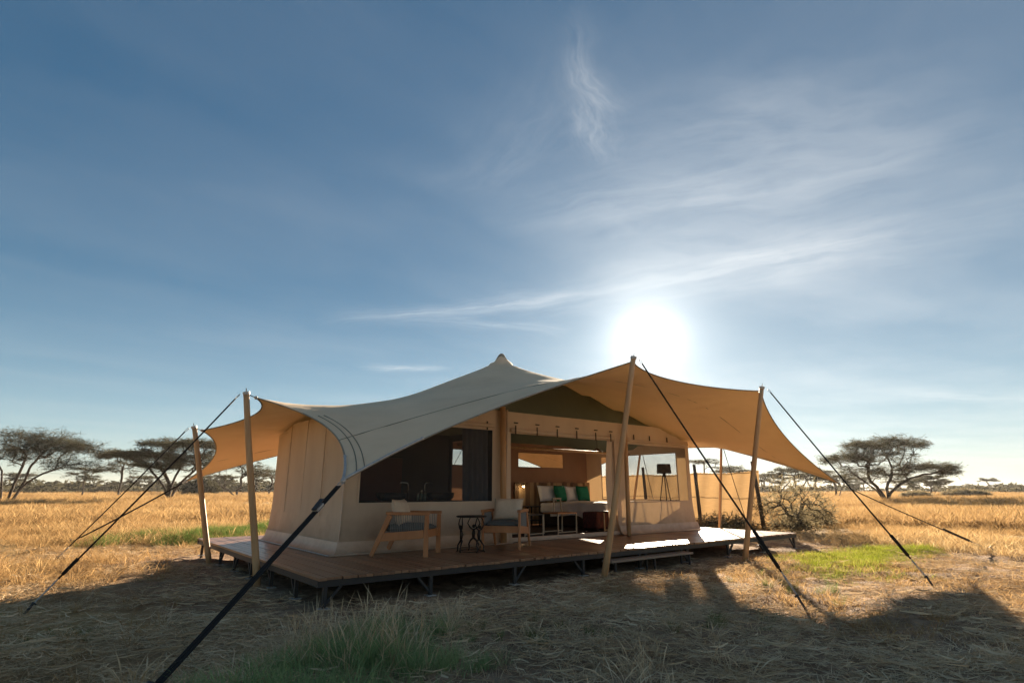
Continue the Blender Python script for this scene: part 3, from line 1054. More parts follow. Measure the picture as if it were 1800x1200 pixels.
def eave(u, v):
    return min(2.84, net_z(u, v) - 0.07)


def wall_panel(axis, const, a0, a1, ztop, holes, name, m, side=1, folds=0.010, seed=0):
    """canvas wall with openings; folds hang down it, and its foot is pulled outwards"""
    cuts = sorted(set([a0, a1] + [h[0] for h in holes] + [h[1] for h in holes]))
    av = []
    for p, q in zip(cuts[:-1], cuts[1:]):
        k = max(1, int(math.ceil((q - p) / 0.09)))
        av += list(np.linspace(p, q, k, endpoint=False))
    av.append(a1)
    zc = sorted(set([0.0, 2.52] + [h[2] for h in holes] + [h[3] for h in holes]))
    zv = []
    for p, q in zip(zc[:-1], zc[1:]):
        k = max(1, int(math.ceil((q - p) / 0.12)))
        zv += list(np.linspace(p, q, k, endpoint=False))
    zv.append(2.52)
    av, zv = np.array(av), np.array(zv)
    rg = np.random.default_rng(seed)
    ph = rg.uniform(0, 6.28, 6)
    P = np.zeros((len(av), len(zv), 3))
    for i, a in enumerate(av):
        tp = ztop(a) - DZ
        for j, z in enumerate(zv):
            edge = min([1.0] + [max(max(h[0] - a, a - h[1]), max(h[2] - z, z - h[3]), 0) / 0.25 for h in holes])
            edge = max(0.0, min(1.0, edge)) * min(1, (a - a0) / 0.3, (a1 - a) / 0.3)
            o = 1.7 * folds * edge * (math.sin(2.1 * a + ph[0]) + 0.6 * math.sin(5.3 * a + 0.8 * z + ph[1]) + 0.5 * math.sin(11 * a - 0.7 * z + ph[2]) * (1 - z / 3) + 0.35 * math.sin(19 * a + 1.4 * z + ph[3]))
            o += -0.06 * max(0, 1 - z / 0.75) ** 1.6
            zz = DZ + 0.006 + z * (tp / 2.52)if z > 2.45 else DZ + 0.006 + z
            zz = min(zz, DZ + tp)
            c = const + side * o
            fl_ = 0.06 * max(0, 1 - z / 0.75) ** 1.6
            a_ = a
            if i == 0:
                a_ = a - (0.0 if axis == 'v' and a0 == V0 and False else fl_)
            elif i == len(av) - 1:
                a_ = a + fl_
            P[i, j] = (a_, c, zz) if axis == 'u' else (c, a_, zz)
    keep = np.ones((len(av) - 1, len(zv) - 1), bool)
    for i in range(len(av) - 1):
        for j in range(len(zv) - 1):
            ca, cz = (av[i] + av[i + 1]) / 2, (zv[j] + zv[j + 1]) / 2
            if any(h[0] < ca < h[1] and h[2] < cz < h[3] for h in holes):
                keep[i, j] = False
    b = MB().grid(P, keep)
    return tb(b, name, m, smooth=True)


WL = (1.38, 4.06, 1.095 - DZ, 2.43 - DZ)         # left gauze window
DR = (4.52, 7.60, 0.0, 2.40 - DZ)                # door opening
WR = (8.05, 10.36, 1.04 - DZ, 2.36 - DZ)         # right gauze window
front_top = lambda a: eave(a, V0)
side_top = lambda a: min(2.60, net_z(U0, a) - 0.06)
side_top_r = lambda a: min(2.60, net_z(U1, a) - 0.06)
back_top = lambda a: min(2.60, net_z(a, V1) - 0.06)
wall_panel('u', V0, U0, U1, front_top, [WL, DR, WR], 'front_wall', M['wall'], 1, 0.006, 1)
wall_panel('v', U0, V0, V1, side_top, [], 'side_wall', M['wall'], 1, 0.009, 2)
SW = (2.62, 5.32, 1.05 - DZ, 2.26 - DZ)          # side window seen through the tent
wall_panel('v', U1, V0, V1, side_top_r, [SW], 'side_wall', M['wall'], -1, 0.006, 3)
BW1 = (5.40, 6.08, 1.94 - DZ, 2.33 - DZ)
BW2 = (7.76, 9.5, 1.94 - DZ, 2.33 - DZ)
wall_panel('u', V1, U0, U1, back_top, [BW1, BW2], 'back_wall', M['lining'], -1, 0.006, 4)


def gauze(axis, const, h, name, m, border=0.03, out=-1):
    n1, n2 = 14, 8
    P = np.zeros((n1 + 1, n2 + 1, 3))
    for i in range(n1 + 1):
        for j in range(n2 + 1):
            a = h[0] + (h[1] - h[0]) * i / n1
            z = h[2] + (h[3] - h[2]) * j / n2 + DZ
            o = 0.006 + 0.005 * math.sin(i * 1.3) * math.sin(j * 0.9)
            P[i, j] = (a, const + o, z) if axis == 'u' else (const + o, a, z)
    g = tb(MB().grid(P), name, m, smooth=True)
    f = MB()
    c0, c1 = const - 0.012, const - 0.004
    if out > 0:
        c0, c1 = const + 0.004, const + 0.012

    def strip(a0, a1, z0, z1):
        if axis == 'u':
            f.box(a0, a1, c0, c1, z0, z1)
        else:
            f.box(c0, c1, a0, a1, z0, z1)
    z0, z1 = h[2] + DZ + 0.006, h[3] + DZ + 0.006
    strip(h[0] - border, h[0], z0 - border, z1 + border)
    strip(h[1], h[1] + border, z0 - border, z1 + border)
    strip(h[0], h[1], z0 - border, z0)
    strip(h[0], h[1], z1, z1 + border)
    f.xf(lambda p: p - TO).build('window_trim', M['wall'], g)
    return g


gauze('u', V0, WL, 'gauze_window', M['gauze_dark'])
gauze('u', V0, WR, 'gauze_window', M['gauze_clear'])
gauze('v', U1, SW, 'gauze_window', M['gauze_clear'], out=1)
gauze('u', V1, BW1, 'gauze_window', M['gauze_clear'], out=1)
gauze('u', V1, BW2, 'gauze_window', M['gauze_clear'], out=1)

# roof: steep green skirt up from the eaves, then a ridge
roof_in = []
for t in np.linspace(0, 1, 33):
    u = U0 + (U1 - U0) * t
    row = []
    for q in np.linspace(0, 1, 19):
        v = V0 + (V1 - V0) * q
        s = 1 - abs(2 * q - 1)
        e = front_top(u) if q < 0.5 else back_top(u)
        e2 = min(2.60, net_z(u, v) - 0.06)
        sh = math.sin(min(1, s * 1.9) * PI / 2)
        end = min(1.0, min(t, 1 - t) * 9)
        z = e + 1.05 * sh * end ** 0.8
        row.append((u, v, min(z, net_z(u, v) - 0.06)))
    roof_in.append(row)
tb(MB().grid(np.array(roof_in)), 'roof', M['green_roof'], smooth=True)
# floor, threshold, skirts
tb(MB().box(U0 + 0.02, U1 - 0.02, V0 + 0.05, V1 - 0.02, DZ + 0.006, DZ + 0.022), 'floor_rug', M['rug'])
tb(MB().box(4.36, 7.62, V0 - 0.055, V0 + 0.02, DZ + 0.005, DZ + 0.085), 'threshold', M['skirt'], bevel=0.01)


def skirt(p, q, outv, mitre, name='skirt'):
    n = 40
    P = np.zeros((n + 1, 5, 3))
    for i in range(n + 1):
        c = lerp(p, q, i / n)
        wob = 0.012 * math.sin(i * 0.9) + 0.008 * math.sin(i * 2.3)
        for j, (o, z) in enumerate(((0.068, 0.19), (0.085, 0.10), (0.115 + wob * 0.5, 0.045), (0.165 + wob, 0.015), (0.20 + wob, 0.008))):
            e_ = V(0, 0, 0)
            if i == 0 and mitre & 1:
                e_ = -(V(*q) - V(*p)) / np.linalg.norm(V(*q) - V(*p)) * o
            if i == n and mitre & 2:
                e_ = (V(*q) - V(*p)) / np.linalg.norm(V(*q) - V(*p)) * o
            P[i, j] = c + V(*outv) * o + V(0, 0, DZ + z) + e_
    return tb(MB().grid(P), name, M['skirt'], smooth=True)


skirt((U0, V0, 0), (U0, V1, 0), (-1, 0, 0), 1)
skirt((U0, V0, 0), (4.40, V0, 0), (0, -1, 0), 1)
skirt((7.60, V0, 0), (U1, V0, 0), (0, -1, 0), 2)
tb(MB().tube([(U0 - 0.25, V0 - 0.2, DZ + 0.014), (U0 - 0.25, V1, DZ + 0.014)], 0.011, 6), 'ground_cord', M['galv'], smooth=True)
tb(MB().tube([(U0 - 0.24, V0 - 0.235, DZ + 0.014), (4.4, V0 - 0.225, DZ + 0.014)], 0.011, 6), 'ground_cord', M['skirt'], smooth=True)
tb(MB().tube([(7.62, V0 - 0.225, DZ + 0.014), (U1 + 0.05, V0 - 0.225, DZ + 0.014)], 0.011, 6), 'ground_cord', M['skirt'], smooth=True)
for v in (3.15, 4.1, 5.05):
    tb(MB().box(U0 - 0.030, U0 - 0.012, v - 0.012, v + 0.012, DZ + 0.55, side_top(v) - 0.02), 'wall_seam', M['wall'])
for a_, h_ in (((U0 - 0.005, V0 - 0.005), 2.35),):
    tb(MB().tube([(a_[0] - 0.055, a_[1] - 0.055, DZ + 0.04), (a_[0] - 0.018, a_[1] - 0.018, DZ + 0.45), (a_[0], a_[1], h_)], 0.014, 8), 'corner_piping', M['skirt'], smooth=True)
# peg out toggles along the foot of the side wall
# valance over door and rolled flap with toggles
rl = [(4.50 + 3.06 * t, V0 - 0.035 - 0.01 * math.sin(t * 9), 2.47 - 0.02 * math.sin(PI * t)) for t in np.linspace(0, 1, 25)]
tb(MB().tube(rl, [0.042 + 0.006 * math.sin(k * 1.7) for k in range(25)], 10), 'rolled_flap', M['wall'], smooth=True)
for u in (4.58, 5.15, 5.72, 6.3, 6.9, 7.4):
    t = MB().box(u - 0.014, u + 0.014, V0 - 0.092, V0 - 0.081, 2.38, 2.56)
    o = tb(t, 'toggle_strap', M['rope_tan'])
    MB().tube([(u - 0.05, V0 - 0.095, 2.61), (u + 0.05, V0 - 0.095, 2.61)], 0.013, 8).xf(lambda p: p - TO).build('toggle', M['iron'], o, smooth=True)
for u in (3.92, 8.3, 8.9, 9.6):
    tb(MB().box(u - 0.012, u + 0.012, V0 - 0.03, V0 - 0.015, 2.44, 2.60), 'toggle_strap', M['iron'])
rl = [(1.4 + 2.66 * t, V0 - 0.035, 2.52) for t in np.linspace(0, 1, 21)]
tb(MB().tube(rl, [0.035 + 0.004 * math.sin(k * 1.7) for k in range(21)], 10), 'rolled_flap', M['wall'], smooth=True)
rl = [(8.0 + 2.4 * t, V0 - 0.035, 2.45) for t in np.linspace(0, 1, 21)]
tb(MB().tube(rl, [0.030 + 0.004 * math.sin(k * 1.7) for k in range(21)], 10), 'rolled_flap', M['wall'], smooth=True)
# frame poles in the front wall
tb(MB().tube([(4.22, 2.03, DZ), (4.24, 2.10, 2.9)], [0.062, 0.055], 14), 'frame_pole', M['pole'], smooth=True)
tb(MB().tube([(7.50, 1.80, DZ), (7.86, 2.06, 2.75)], [0.050, 0.045], 12), 'frame_pole', M['pole'], smooth=True)
tb(MB().tube([(4.36, 2.14, DZ + 0.02), (4.38, 2.14, 2.86)], [0.02, 0.02], 8), 'door_edge', M['wall'], smooth=True)
# left-over door flap hanging at the right of the opening
P = np.zeros((9, 20, 3))
for i in range(9):
    for j in range(20):
        z = DZ + 0.03 + 2.1 * j / 19
        a = 7.42 + 0.42 * i / 8 - 0.10 * math.sin(PI * j / 19) * (1 - i / 8)
        P[i, j] = (a, V0 + 0.05 + 0.03 * math.sin(i * 1.9) * (0.4 + 0.6 * j / 19), z)
tb(MB().grid(P), 'door_flap', M['wall'], smooth=True)
# inner partition between washroom and bedroom, curtain, lining of the ceiling
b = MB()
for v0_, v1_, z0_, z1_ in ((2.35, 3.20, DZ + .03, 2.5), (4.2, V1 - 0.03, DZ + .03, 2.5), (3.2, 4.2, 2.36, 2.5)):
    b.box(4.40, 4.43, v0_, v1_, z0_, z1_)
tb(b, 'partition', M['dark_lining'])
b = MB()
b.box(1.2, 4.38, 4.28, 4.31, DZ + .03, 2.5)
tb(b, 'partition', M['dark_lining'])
P = np.zeros((30, 6, 3))
for i in range(30):
    for j in range(6):
        P[i, j] = (3.42 + 0.62 * i / 29 + 0.05 * (1 - j / 5), V0 + 0.10 + 0.035 * math.sin(i * 1.15), DZ + 0.04 + 2.12 * j / 5)
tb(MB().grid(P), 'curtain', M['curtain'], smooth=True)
# ridge beam seen through the door
tb(MB().tube([(4.5, 4.1, 2.30), (10.4, 4.1, 2.30)], 0.035, 8), 'cross_beam', M['pole'], smooth=True)

# ------------------------------------------------------------------ armchairs, pillows and table on the deck


def armchair(label, loc, rz):
    c = thing('armchair', label, 'armchair', loc, rz, 'teak rope armchairs on the deck')
    # local: faces +x, width along y
    W2, zs, za = 0.32, 0.25, 0.62
    for s in (-1, 1):
        y = s * W2
        MB().bar((0.36, y, 0), (0.36, y, za - 0.025), 0.075, 0.034, up=(0, 1, 0), w2=0.062).build('front_leg', M['teak'], c, bevel=0.005)
        MB().bar((-0.50, y, 0), (-0.225, y, za - 0.025), 0.060, 0.034, up=(0, 1, 0), w2=0.085).build('rear_leg', M['teak'], c, bevel=0.005)
        MB().bar((-0.29, y, za), (0.40, y, za), 0.058, 0.045).build('armrest', M['teak'], c, bevel=0.007)
        MB().bar((-0.37, y, zs + 0.02), (0.32, y, zs + 0.075), 0.026, 0.12).build('side_rail', M['teak'], c, bevel=0.004)
        for k in range(19):
            x = -0.21 + 0.52 * k / 18
            zlow = zs + 0.02 + 0.055 * (x + 0.37) / 0.69 + 0.058
            MB().tube([(x, y, zlow), (x, y, za - 0.022)], 0.0055, 5).build('cord', M['cord'], c)
    MB().bar((0.345, -W2 + 0.018, zs + 0.075), (0.345, W2 - 0.018, zs + 0.075), 0.028, 0.11).build('front_rail', M['teak'], c, bevel=0.004)
    MB().bar((-0.37, -W2 + 0.018, zs + 0.02), (-0.37, W2 - 0.018, zs + 0.02), 0.028, 0.10).build('back_rail', M['teak'], c, bevel=0.004)
    MB().bar((-0.235, -W2 + 0.018, za), (-0.235, W2 - 0.018, za), 0.030, 0.05).build('top_rail', M['teak'], c, bevel=0.004)
    for k in range(18):
        y = -0.27 + 0.54 * k / 17
        MB().tube([(-0.36, y, zs + 0.065), (-0.237, y, za - 0.02)], 0.0042, 5).build('cord', M['cord'], c)
    b = MB().cushion((0.0, 0, 0.395), 0.345, 0.290, 0.075, 14, 0.3)
    b.build('seat_cushion', M['teal'], c, smooth=True)
    return c


def loose_pillow(name, label, center, hw, hh, th, rz, tilt, m, group=None, roll=0.0):
    p = thing(name, label, 'pillow', tuple(center), 0, group)
    Rm = Matrix.Rotation(rz, 4, 'Z') @ Matrix.Rotation(tilt, 4, 'Y') @ Matrix.Rotation(roll, 4, 'X')
    b = MB().cushion((0, 0, 0), hh, hw, th, 14)
    # cushion plane x,y -> stand it up: x axis becomes vertical
    b.xf(lambda q: np.array(Rm @ Vector((q[2], q[1], q[0]))))
    b.build('pillow_case', m, p, smooth=True, weld=0.0005)
    sm = MB()
    pts = [(hh * a, hw * b_, 0) for a, b_ in ((-1, -1), (-1, 1), (1, 1), (1, -1), (-1, -1))]
    ln = []
    for (x0, y0, _), (x1, y1, _) in zip(pts[:-1], pts[1:]):
        for t in np.linspace(0, 1, 10, endpoint=False):
            x, y = x0 + (x1 - x0) * t, y0 + (y1 - y0) * t
            a, b2 = x / hh, y / hw
            pin = 1 - 0.07 * ((1 - a * a) + (1 - b2 * b2) - (1 - a * a) * (1 - b2 * b2))
            ln.append(np.array(Rm @ Vector((0, y * pin, x * pin))))
    ln.append(ln[0])
    sm.tube(ln, 0.006, 5, cap=False).build('piping', m, p, smooth=True)
    return p


F1 = math.atan2(-0.74, 0.67)
C1 = V(1.98, 1.52, DZ + 0.004)
armchair('teak rope armchair seen from its side, left of the small iron table', tuple(C1), F1)
F2 = math.atan2(-0.62, -0.78)
C2 = V(3.80, 1.42, DZ + 0.004)
armchair('teak rope armchair facing forwards, right of the small iron table', tuple(C2), F2)
for C, F, lab in ((C1, F1, 'beige linen pillow leaning in the armchair seen from its side'), (C2, F2, 'beige linen pillow leaning in the armchair that faces forwards')):
    pc = C + rotz((-0.16, 0.0, 0.63), F)
    loose_pillow('scatter_pillow', lab, pc, 0.27, 0.20, 0.085, F, -0.33, M['linen'], 'linen pillows in the deck armchairs')

tbl = thing('iron_table', 'small black iron side table with dancing figure legs between the armchairs', 'side table', (2.97, 1.28, DZ + 0.003), 0.35)
b = MB().lathe((0, 0, 0.535), [(0.24, 0.0), (0.252, 0.006), (0.252, 0.02), (0.24, 0.026)], 28)
b.build('table_top', M['iron'], tbl, smooth=False)
for k in range(3):
    a = k * 2 * PI / 3 + 0.4
    ca, sa = math.cos(a), math.sin(a)
    f = MB()
    T = lambda r, h, s=0.0: (ca * r - sa * s, sa * r + ca * s, h)
    f.tube([T(0.17, 0.20), T(0.165, 0.27), T(0.175, 0.335)], [0.022, 0.030, 0.018], 8)
    f.ball(T(0.185, 0.385), 0.030, 10)
    for s in (-1, 1):
        f.tube([T(0.175, 0.33), T(0.18, 0.36, s * 0.06), T(0.185, 0.43, s * 0.105), T(0.18, 0.50, s * 0.075), T(0.17, 0.535, s * 0.045)], [0.012, 0.011, 0.010, 0.009, 0.008], 7)
        f.tube([T(0.17, 0.205), T(0.17, 0.165, s * 0.045), T(0.20, 0.10, s * 0.085), T(0.205, 0.04, s * 0.07), T(0.21, 0.0, s * 0.095)], [0.016, 0.015, 0.012, 0.010, 0.013], 7)
    f.build('figure_leg', M['iron'], tbl, smooth=True)
rg = MB()
rg.tube([(0.20 * math.cos(t), 0.20 * math.sin(t), 0.012) for t in np.linspace(0, 2 * PI, 25)], 0.007, 6, cap=False)
rg.build('foot_ring', M['iron'], tbl, smooth=True)

# ------------------------------------------------------------------ bedroom
FZ = DZ + 0.024
hb = thing('headboard', 'headboard of upright boards in mixed brown tones behind the bed', 'headboard', (8.95, 5.80, FZ))
x = -1.45
k = 0
while x < 1.42:
    wd = random.choice([0.085, 0.10, 0.12, 0.14])
    MB().box(x, x + wd - 0.006, -0.018 + random.uniform(-0.006, 0.006), 0.022, 0.02, 1.16 + random.choice([0, 0, 0.012, -0.01])).build('board', M[random.choice(['head_a', 'head_a', 'head_b'])], hb)
    x += wd
MB().box(-1.45, x, 0.024, 0.05, 0.1, 1.05).build('back_rail', M['head_b'], hb)
bed = thing('double_bed', 'wide bed with white duvet hanging over a dark base in the tent', 'bed', (9.1, 4.35, FZ))
MB().box(-0.85, 0.85, -1.20, 1.28, 0.03, 0.34).build('bed_base', M['bed_dark'], bed, bevel=0.01)
MB().box(-0.84, 0.84, -1.19, 1.27, 0.342, 0.60).build('mattress', M['white_cloth'], bed, bevel=0.05)
nx, ny = 46, 56
P = np.zeros((nx + 1, ny + 1, 3))
for i in range(nx + 1):
    for j in range(ny + 1):
        a = -1.22 + 2.44 * i / nx
        c = -1.58 + 2.34 * j / ny
        ox, oy = max(0, abs(a) - 0.87), max(0, -1.22 - c)
        z = 0.635 + 0.014 * math.sin(4 * a + 1) * math.sin(3.3 * c) + 0.01 * math.sin(9 * c + 2 * a)
        drop = max(ox, oy)
        xx = max(-0.87, min(0.87, a)) + math.copysign(min(ox, 0.04) + 0.02 * math.sin(c * 11 + 1) * min(1, ox * 4), a) * (ox > 0)
        yy = max(-1.22, c) - (min(oy, 0.04) + 0.02 * math.sin(a * 11) * min(1, oy * 4)) * (oy > 0)
        z -= drop * (1.0 + 0.10 * math.sin(c * 5 + a)) + 0.6 * min(ox, oy)
        P[i, j] = (xx, yy, max(z, 0.02))
MB().grid(P).build('duvet', M['white_cloth'], bed, smooth=True)
pg = 'white pillows on the bed'
loose_pillow('bed_pillow', 'white pillow standing at the near side of the bed, left of both green cushions', (8.45, 5.50, FZ + 0.86), 0.33, 0.22, 0.10, -PI / 2, -0.30, M['white_cloth'], pg)
loose_pillow('bed_pillow', 'white pillow standing between the two green cushions on the bed', (9.45, 5.50, FZ + 0.84), 0.33, 0.22, 0.10, -PI / 2, -0.30, M['white_cloth'], pg)
gg = 'green cushions on the bed'
loose_pillow('bed_cushion', 'brighter green square cushion, nearer to the bedside lamp', (8.72, 5.26, FZ + 0.86), 0.22, 0.22, 0.09, -PI / 2 + 0.1, -0.28, M['green_cloth'], gg)
loose_pillow('bed_cushion', 'duller green square cushion at the far side of the bed', (9.62, 5.26, FZ + 0.85), 0.22, 0.22, 0.09, -PI / 2 - 0.1, -0.28, M['green_cloth'], gg)
# bedside table and lamp
bt = thing('bedside_table', 'dark bedside table at the near end of the headboard', 'side table', (7.72, 5.42, FZ))
MB().box(-0.24, 0.24, -0.2, 0.2, 0.50, 0.53).build('table_top', M['black'], bt, bevel=0.004)
for sx in (-1, 1):
    for sy in (-1, 1):
        MB().bar((sx * 0.21, sy * 0.17, 0), (sx * 0.21, sy * 0.17, 0.499), 0.03, 0.03).build('leg', M['black'], bt)
MB().box(-0.2, 0.2, -0.16, 0.16, 0.15, 0.17).build('shelf', M['black'], bt)
lm = thing('wall_lamp', 'small lit reading lamp on the headboard near end', 'lamp', (7.66, 5.70, FZ + 1.02))
MB().tube([(0, 0.075, 0.0), (0, 0.0, 0.06), (0.02, -0.06, 0.09)], 0.009, 8).build('arm', M['copper'], lm, smooth=True)
MB().lathe((0.02, -0.07, 0.035), [(0.05, 0.0), (0.035, 0.05), (0.015, 0.075)], 14).build('lamp_shade', M['copper'], lm, smooth=True)
MB().ball((0.02, -0.07, 0.03), 0.030, 10).build('bulb', M['bulb'], lm, smooth=True)
# thin framed stool and desk chair near the door


def frame_stool(name, label, cat, loc, rz, w, d, h, seat, m):
    t = thing(name, label, cat, loc, rz)
    MB().box(-w / 2, w / 2, -d / 2, d / 2, h - 0.03, h).build('seat' if seat else 'table_top', m, t, bevel=0.004)
    for sx in (-1, 1):
        for sy in (-1, 1):
            MB().bar((sx * (w / 2 - 0.015), sy * (d / 2 - 0.015), 0), (sx * (w / 2 - 0.015), sy * (d / 2 - 0.015), h - 0.031), 0.024, 0.024).build('leg', M['pale_wood'], t)
    for sy in (-1, 1):
        MB().bar((-w / 2 + 0.03, sy * (d / 2 - 0.015), 0.045), (w / 2 - 0.03, sy * (d / 2 - 0.015), 0.045), 0.02, 0.02).build('stretcher', M['pale_wood'], t)
    return t


frame_stool('luggage_stool', 'low dark topped stool with thin pale legs behind the right armchair', 'stool', (5.62, 3.02, FZ), 0.15, 0.62, 0.42, 0.45, False, M['black'])
ch = frame_stool('desk_chair', 'pale framed chair with low back standing inside the door opening', 'chair', (6.62, 3.05, FZ), 0.1, 0.66, 0.46, 0.46, True, M['teak'])
MB().bar((0.05, 0.215, 0.461), (0.07, 0.25, 0.74), 0.028, 0.022).build('back_post', M['pale_wood'], ch)
MB().bar((0.31, 0.215, 0.461), (0.31, 0.25, 0.74), 0.028, 0.022).build('back_post', M['pale_wood'], ch)
MB().bar((0.03, 0.255, 0.755), (0.33, 0.255, 0.755), 0.05, 0.03).build('back_rail', M['pale_wood'], ch, bevel=0.004)
ot = thing('kilim_ottoman', 'dark red woven ottoman at the foot of the bed', 'ottoman', (7.93, 3.12, FZ))
MB().box(-0.28, 0.28, -0.25, 0.25, 0.06, 0.44).build('ottoman_body', M['kilim'], ot, bevel=0.04)
for sx in (-1, 1):
    for sy in (-1, 1):
        MB().bar((sx * 0.22, sy * 0.19, 0), (sx * 0.22, sy * 0.19, 0.065), 0.04, 0.04).build('leg', M['black'], ot)
bt2 = frame_stool('black_table', 'small black topped table beside the red ottoman near the door flap', 'side table', (8.02, 2.62, FZ), 0.1, 0.52, 0.34, 0.47, False, M['black'])
# floor lamp at the right window
fl = thing('floor_lamp', 'dark drum shade floor lamp on three slim legs inside the right window', 'floor lamp', (9.98, 2.62, FZ))
MB().lathe((0, 0, 1.37), [(0.19, 0.0), (0.17, 0.24), (0.165, 0.24), (0.185, 0.0)], 26).build('lamp_shade', M['shade'], fl, smooth=True)
for k in range(3):
    a = k * 2 * PI / 3 + 0.5
    MB().tube([(0.03 * math.cos(a), 0.03 * math.sin(a), 1.36), (0.27 * math.cos(a), 0.27 * math.sin(a), 0.0)], 0.012, 8).build('leg', M['iron'], fl, smooth=True)
MB().lathe((0, 0, 1.28), [(0.04, 0), (0.04, 0.10), (0.02, 0.14)], 12).build('hub', M['iron'], fl, smooth=True)
# pendant lamp
pn = thing('pendant_lamp', 'small copper pendant lamp glowing under the tent roof', 'lamp', (9.16, 4.2, 2.30))
MB().lathe((0, 0, 0), [(0.13, 0.0), (0.125, 0.03), (0.07, 0.09), (0.02, 0.12)], 20).build('lamp_shade', M['copper'], pn, smooth=True)
MB().lathe((0, 0, -0.012), [(0.10, 0.0), (0.10, 0.010)], 18).build('lit_disc', M['glow'], pn)
MB().tube([(0, 0, 0.12), (0, 0, 0.55)], 0.006, 6).build('cable', M['black'], pn)

# ------------------------------------------------------------------ washroom behind the left window
vt = thing('washroom_counter', 'dark washroom counter behind the left gauze window', 'counter', (2.85, 2.95, FZ))
MB().box(-1.05, 1.05, -0.25, 0.25, 0.70, 0.75).build('counter_top', M['counter'], vt, bevel=0.004)
for sx in (-1, 0, 1):
    MB().box(sx * 0.98 - 0.03, sx * 0.98 + 0.03, -0.22, 0.22, 0.0, 0.699).build('support', M['counter'], vt)
for u, lab in ((2.34, 'dark oval basin at the left end of the washroom counter'), (3.38, 'dark oval basin at the right end of the washroom counter')):
    bs = thing('wash_basin', lab, 'basin', (u, 2.95, FZ + 0.751), 0, 'basins on the washroom counter')
    q = MB().lathe((0, 0, 0), [(0.13, 0.0), (0.20, 0.05), (0.215, 0.15), (0.20, 0.15), (0.18, 0.06), (0.05, 0.03)], 24)
    q.xf(lambda p: p * V(1.35, 0.9, 1)).build('bowl', M['basin'], bs, smooth=True)
    MB().lathe((0, 0, 0.0305), [(0.02, 0), (0.02, 0.004)], 10).build('drain', M['chrome'], bs)
for u, s, lab in ((2.72, -1, 'tall chrome tap bending over the left basin'), (3.08, 1, 'tall chrome tap bending over the right basin')):
    tp = thing('tall_tap', lab, 'tap', (u, 3.05, FZ + 0.751), 0, 'taps on the washroom counter')
    MB().tube([(0, 0, 0), (0, 0, 0.30), (s * 0.02, 0, 0.33), (s * 0.15, 0, 0.335), (s * 0.165, 0, 0.31)], 0.012, 8).build('spout', M['chrome'], tp, smooth=True)
    MB().tube([(0, 0, 0.08), (0, -0.05, 0.095)], 0.008, 6).build('handle', M['chrome'], tp)
for k, (u, h, lab) in enumerate(((2.86, 0.14, 'short dark bottle nearest the left basin on the counter'), (2.93, 0.19, 'tallest greenish bottle in the middle of the washroom counter'), (3.00, 0.15, 'small greenish bottle nearest the right tap on the counter'))):
    bo = thing('toiletry_bottle', lab, 'bottle', (u, 2.90, FZ + 0.751), 0, 'bottles on the washroom counter')
    MB().lathe((0, 0, 0), [(0.028, 0), (0.030, h * 0.65), (0.012, h * 0.8), (0.012, h * 0.9)], 14).build('bottle_body', M['bottle'], bo, smooth=True)
    MB().lathe((0, 0, h * 0.9), [(0.014, 0), (0.014, h * 0.1)], 10).build('cap', M['chrome'], bo)
mr = thing('red_panel', 'dark red brown panel hanging behind the washroom basins', 'panel', (2.62, 4.20, 1.25))
MB().box(-0.55, 0.55, -0.02, 0.02, -0.15, 0.70).build('panel_board', M['redpanel'], mr, bevel=0.004)
MB().box(-0.60, 0.60, -0.025, 0.025, 0.702, 0.74).build('top_rail', M['black'], mr)

# ------------------------------------------------------------------ reed fence
fc = thing('reed_fence', 'sunlit tan reed screen fence on dark posts behind the tent right end', 'fence', (16.9, 4.0, 0))
FO = V(16.9, 4.0, 0)
fpts = [(16.75, 3.7, 0), (17.4, 6.6, 0), (17.95, 9.6, 0), (15.2, 12.4, 0), (12.2, 13.2, 0), (9.2, 13.6, 0)]
for k, (p, q) in enumerate(zip(fpts[:-1], fpts[1:])):
    p, q = V(*p), V(*q)
    n = 60
    P = np.zeros((n + 1, 12, 3))
    d = (q - p) / np.linalg.norm(q - p)
    nn = V(-d[1], d[0], 0)
    for i in range(n + 1):
        for j in range(12):
            z = -0.05 + (2.02 + 0.012 * math.sin(i * 1.7) - 0.06 * math.sin(PI * i / n)) * j / 11
            P[i, j] = lerp(p, q, i / n) + nn * (0.012 * math.sin(i * 2.9 + j) + 0.02 * math.sin(i * 0.35 + j * 0.4)) + V(0, 0, z)
    MB().grid(P - FO).build('reed_panel', M['reed'], fc, smooth=True)
    for z in (1.93, 1.05, 0.2):
        MB().tube([p + V(0, 0, z) - nn * 0.03 - FO, lerp(p, q, .5) + V(0, 0, z - 0.05) - nn * 0.03 - FO, q + V(0, 0, z) - nn * 0.03 - FO], 0.012, 6).build('rail', M['post'], fc)
for k, p in enumerate(fpts):
    p = V(*p)
    lean = V(-0.22, 0.06, 0) if k == 0 else V(-0.10, 0.03, 0)
    MB().tube([p - V(0, 0, .1) - FO, p + lean * 0.5 + V(0.01, 0, 1.1) - FO, p + lean + V(0, 0, 2.28) - FO], [0.075, 0.066, 0.060], 10).build('post', M['post'], fc, smooth=True)

# ------------------------------------------------------------------ trees


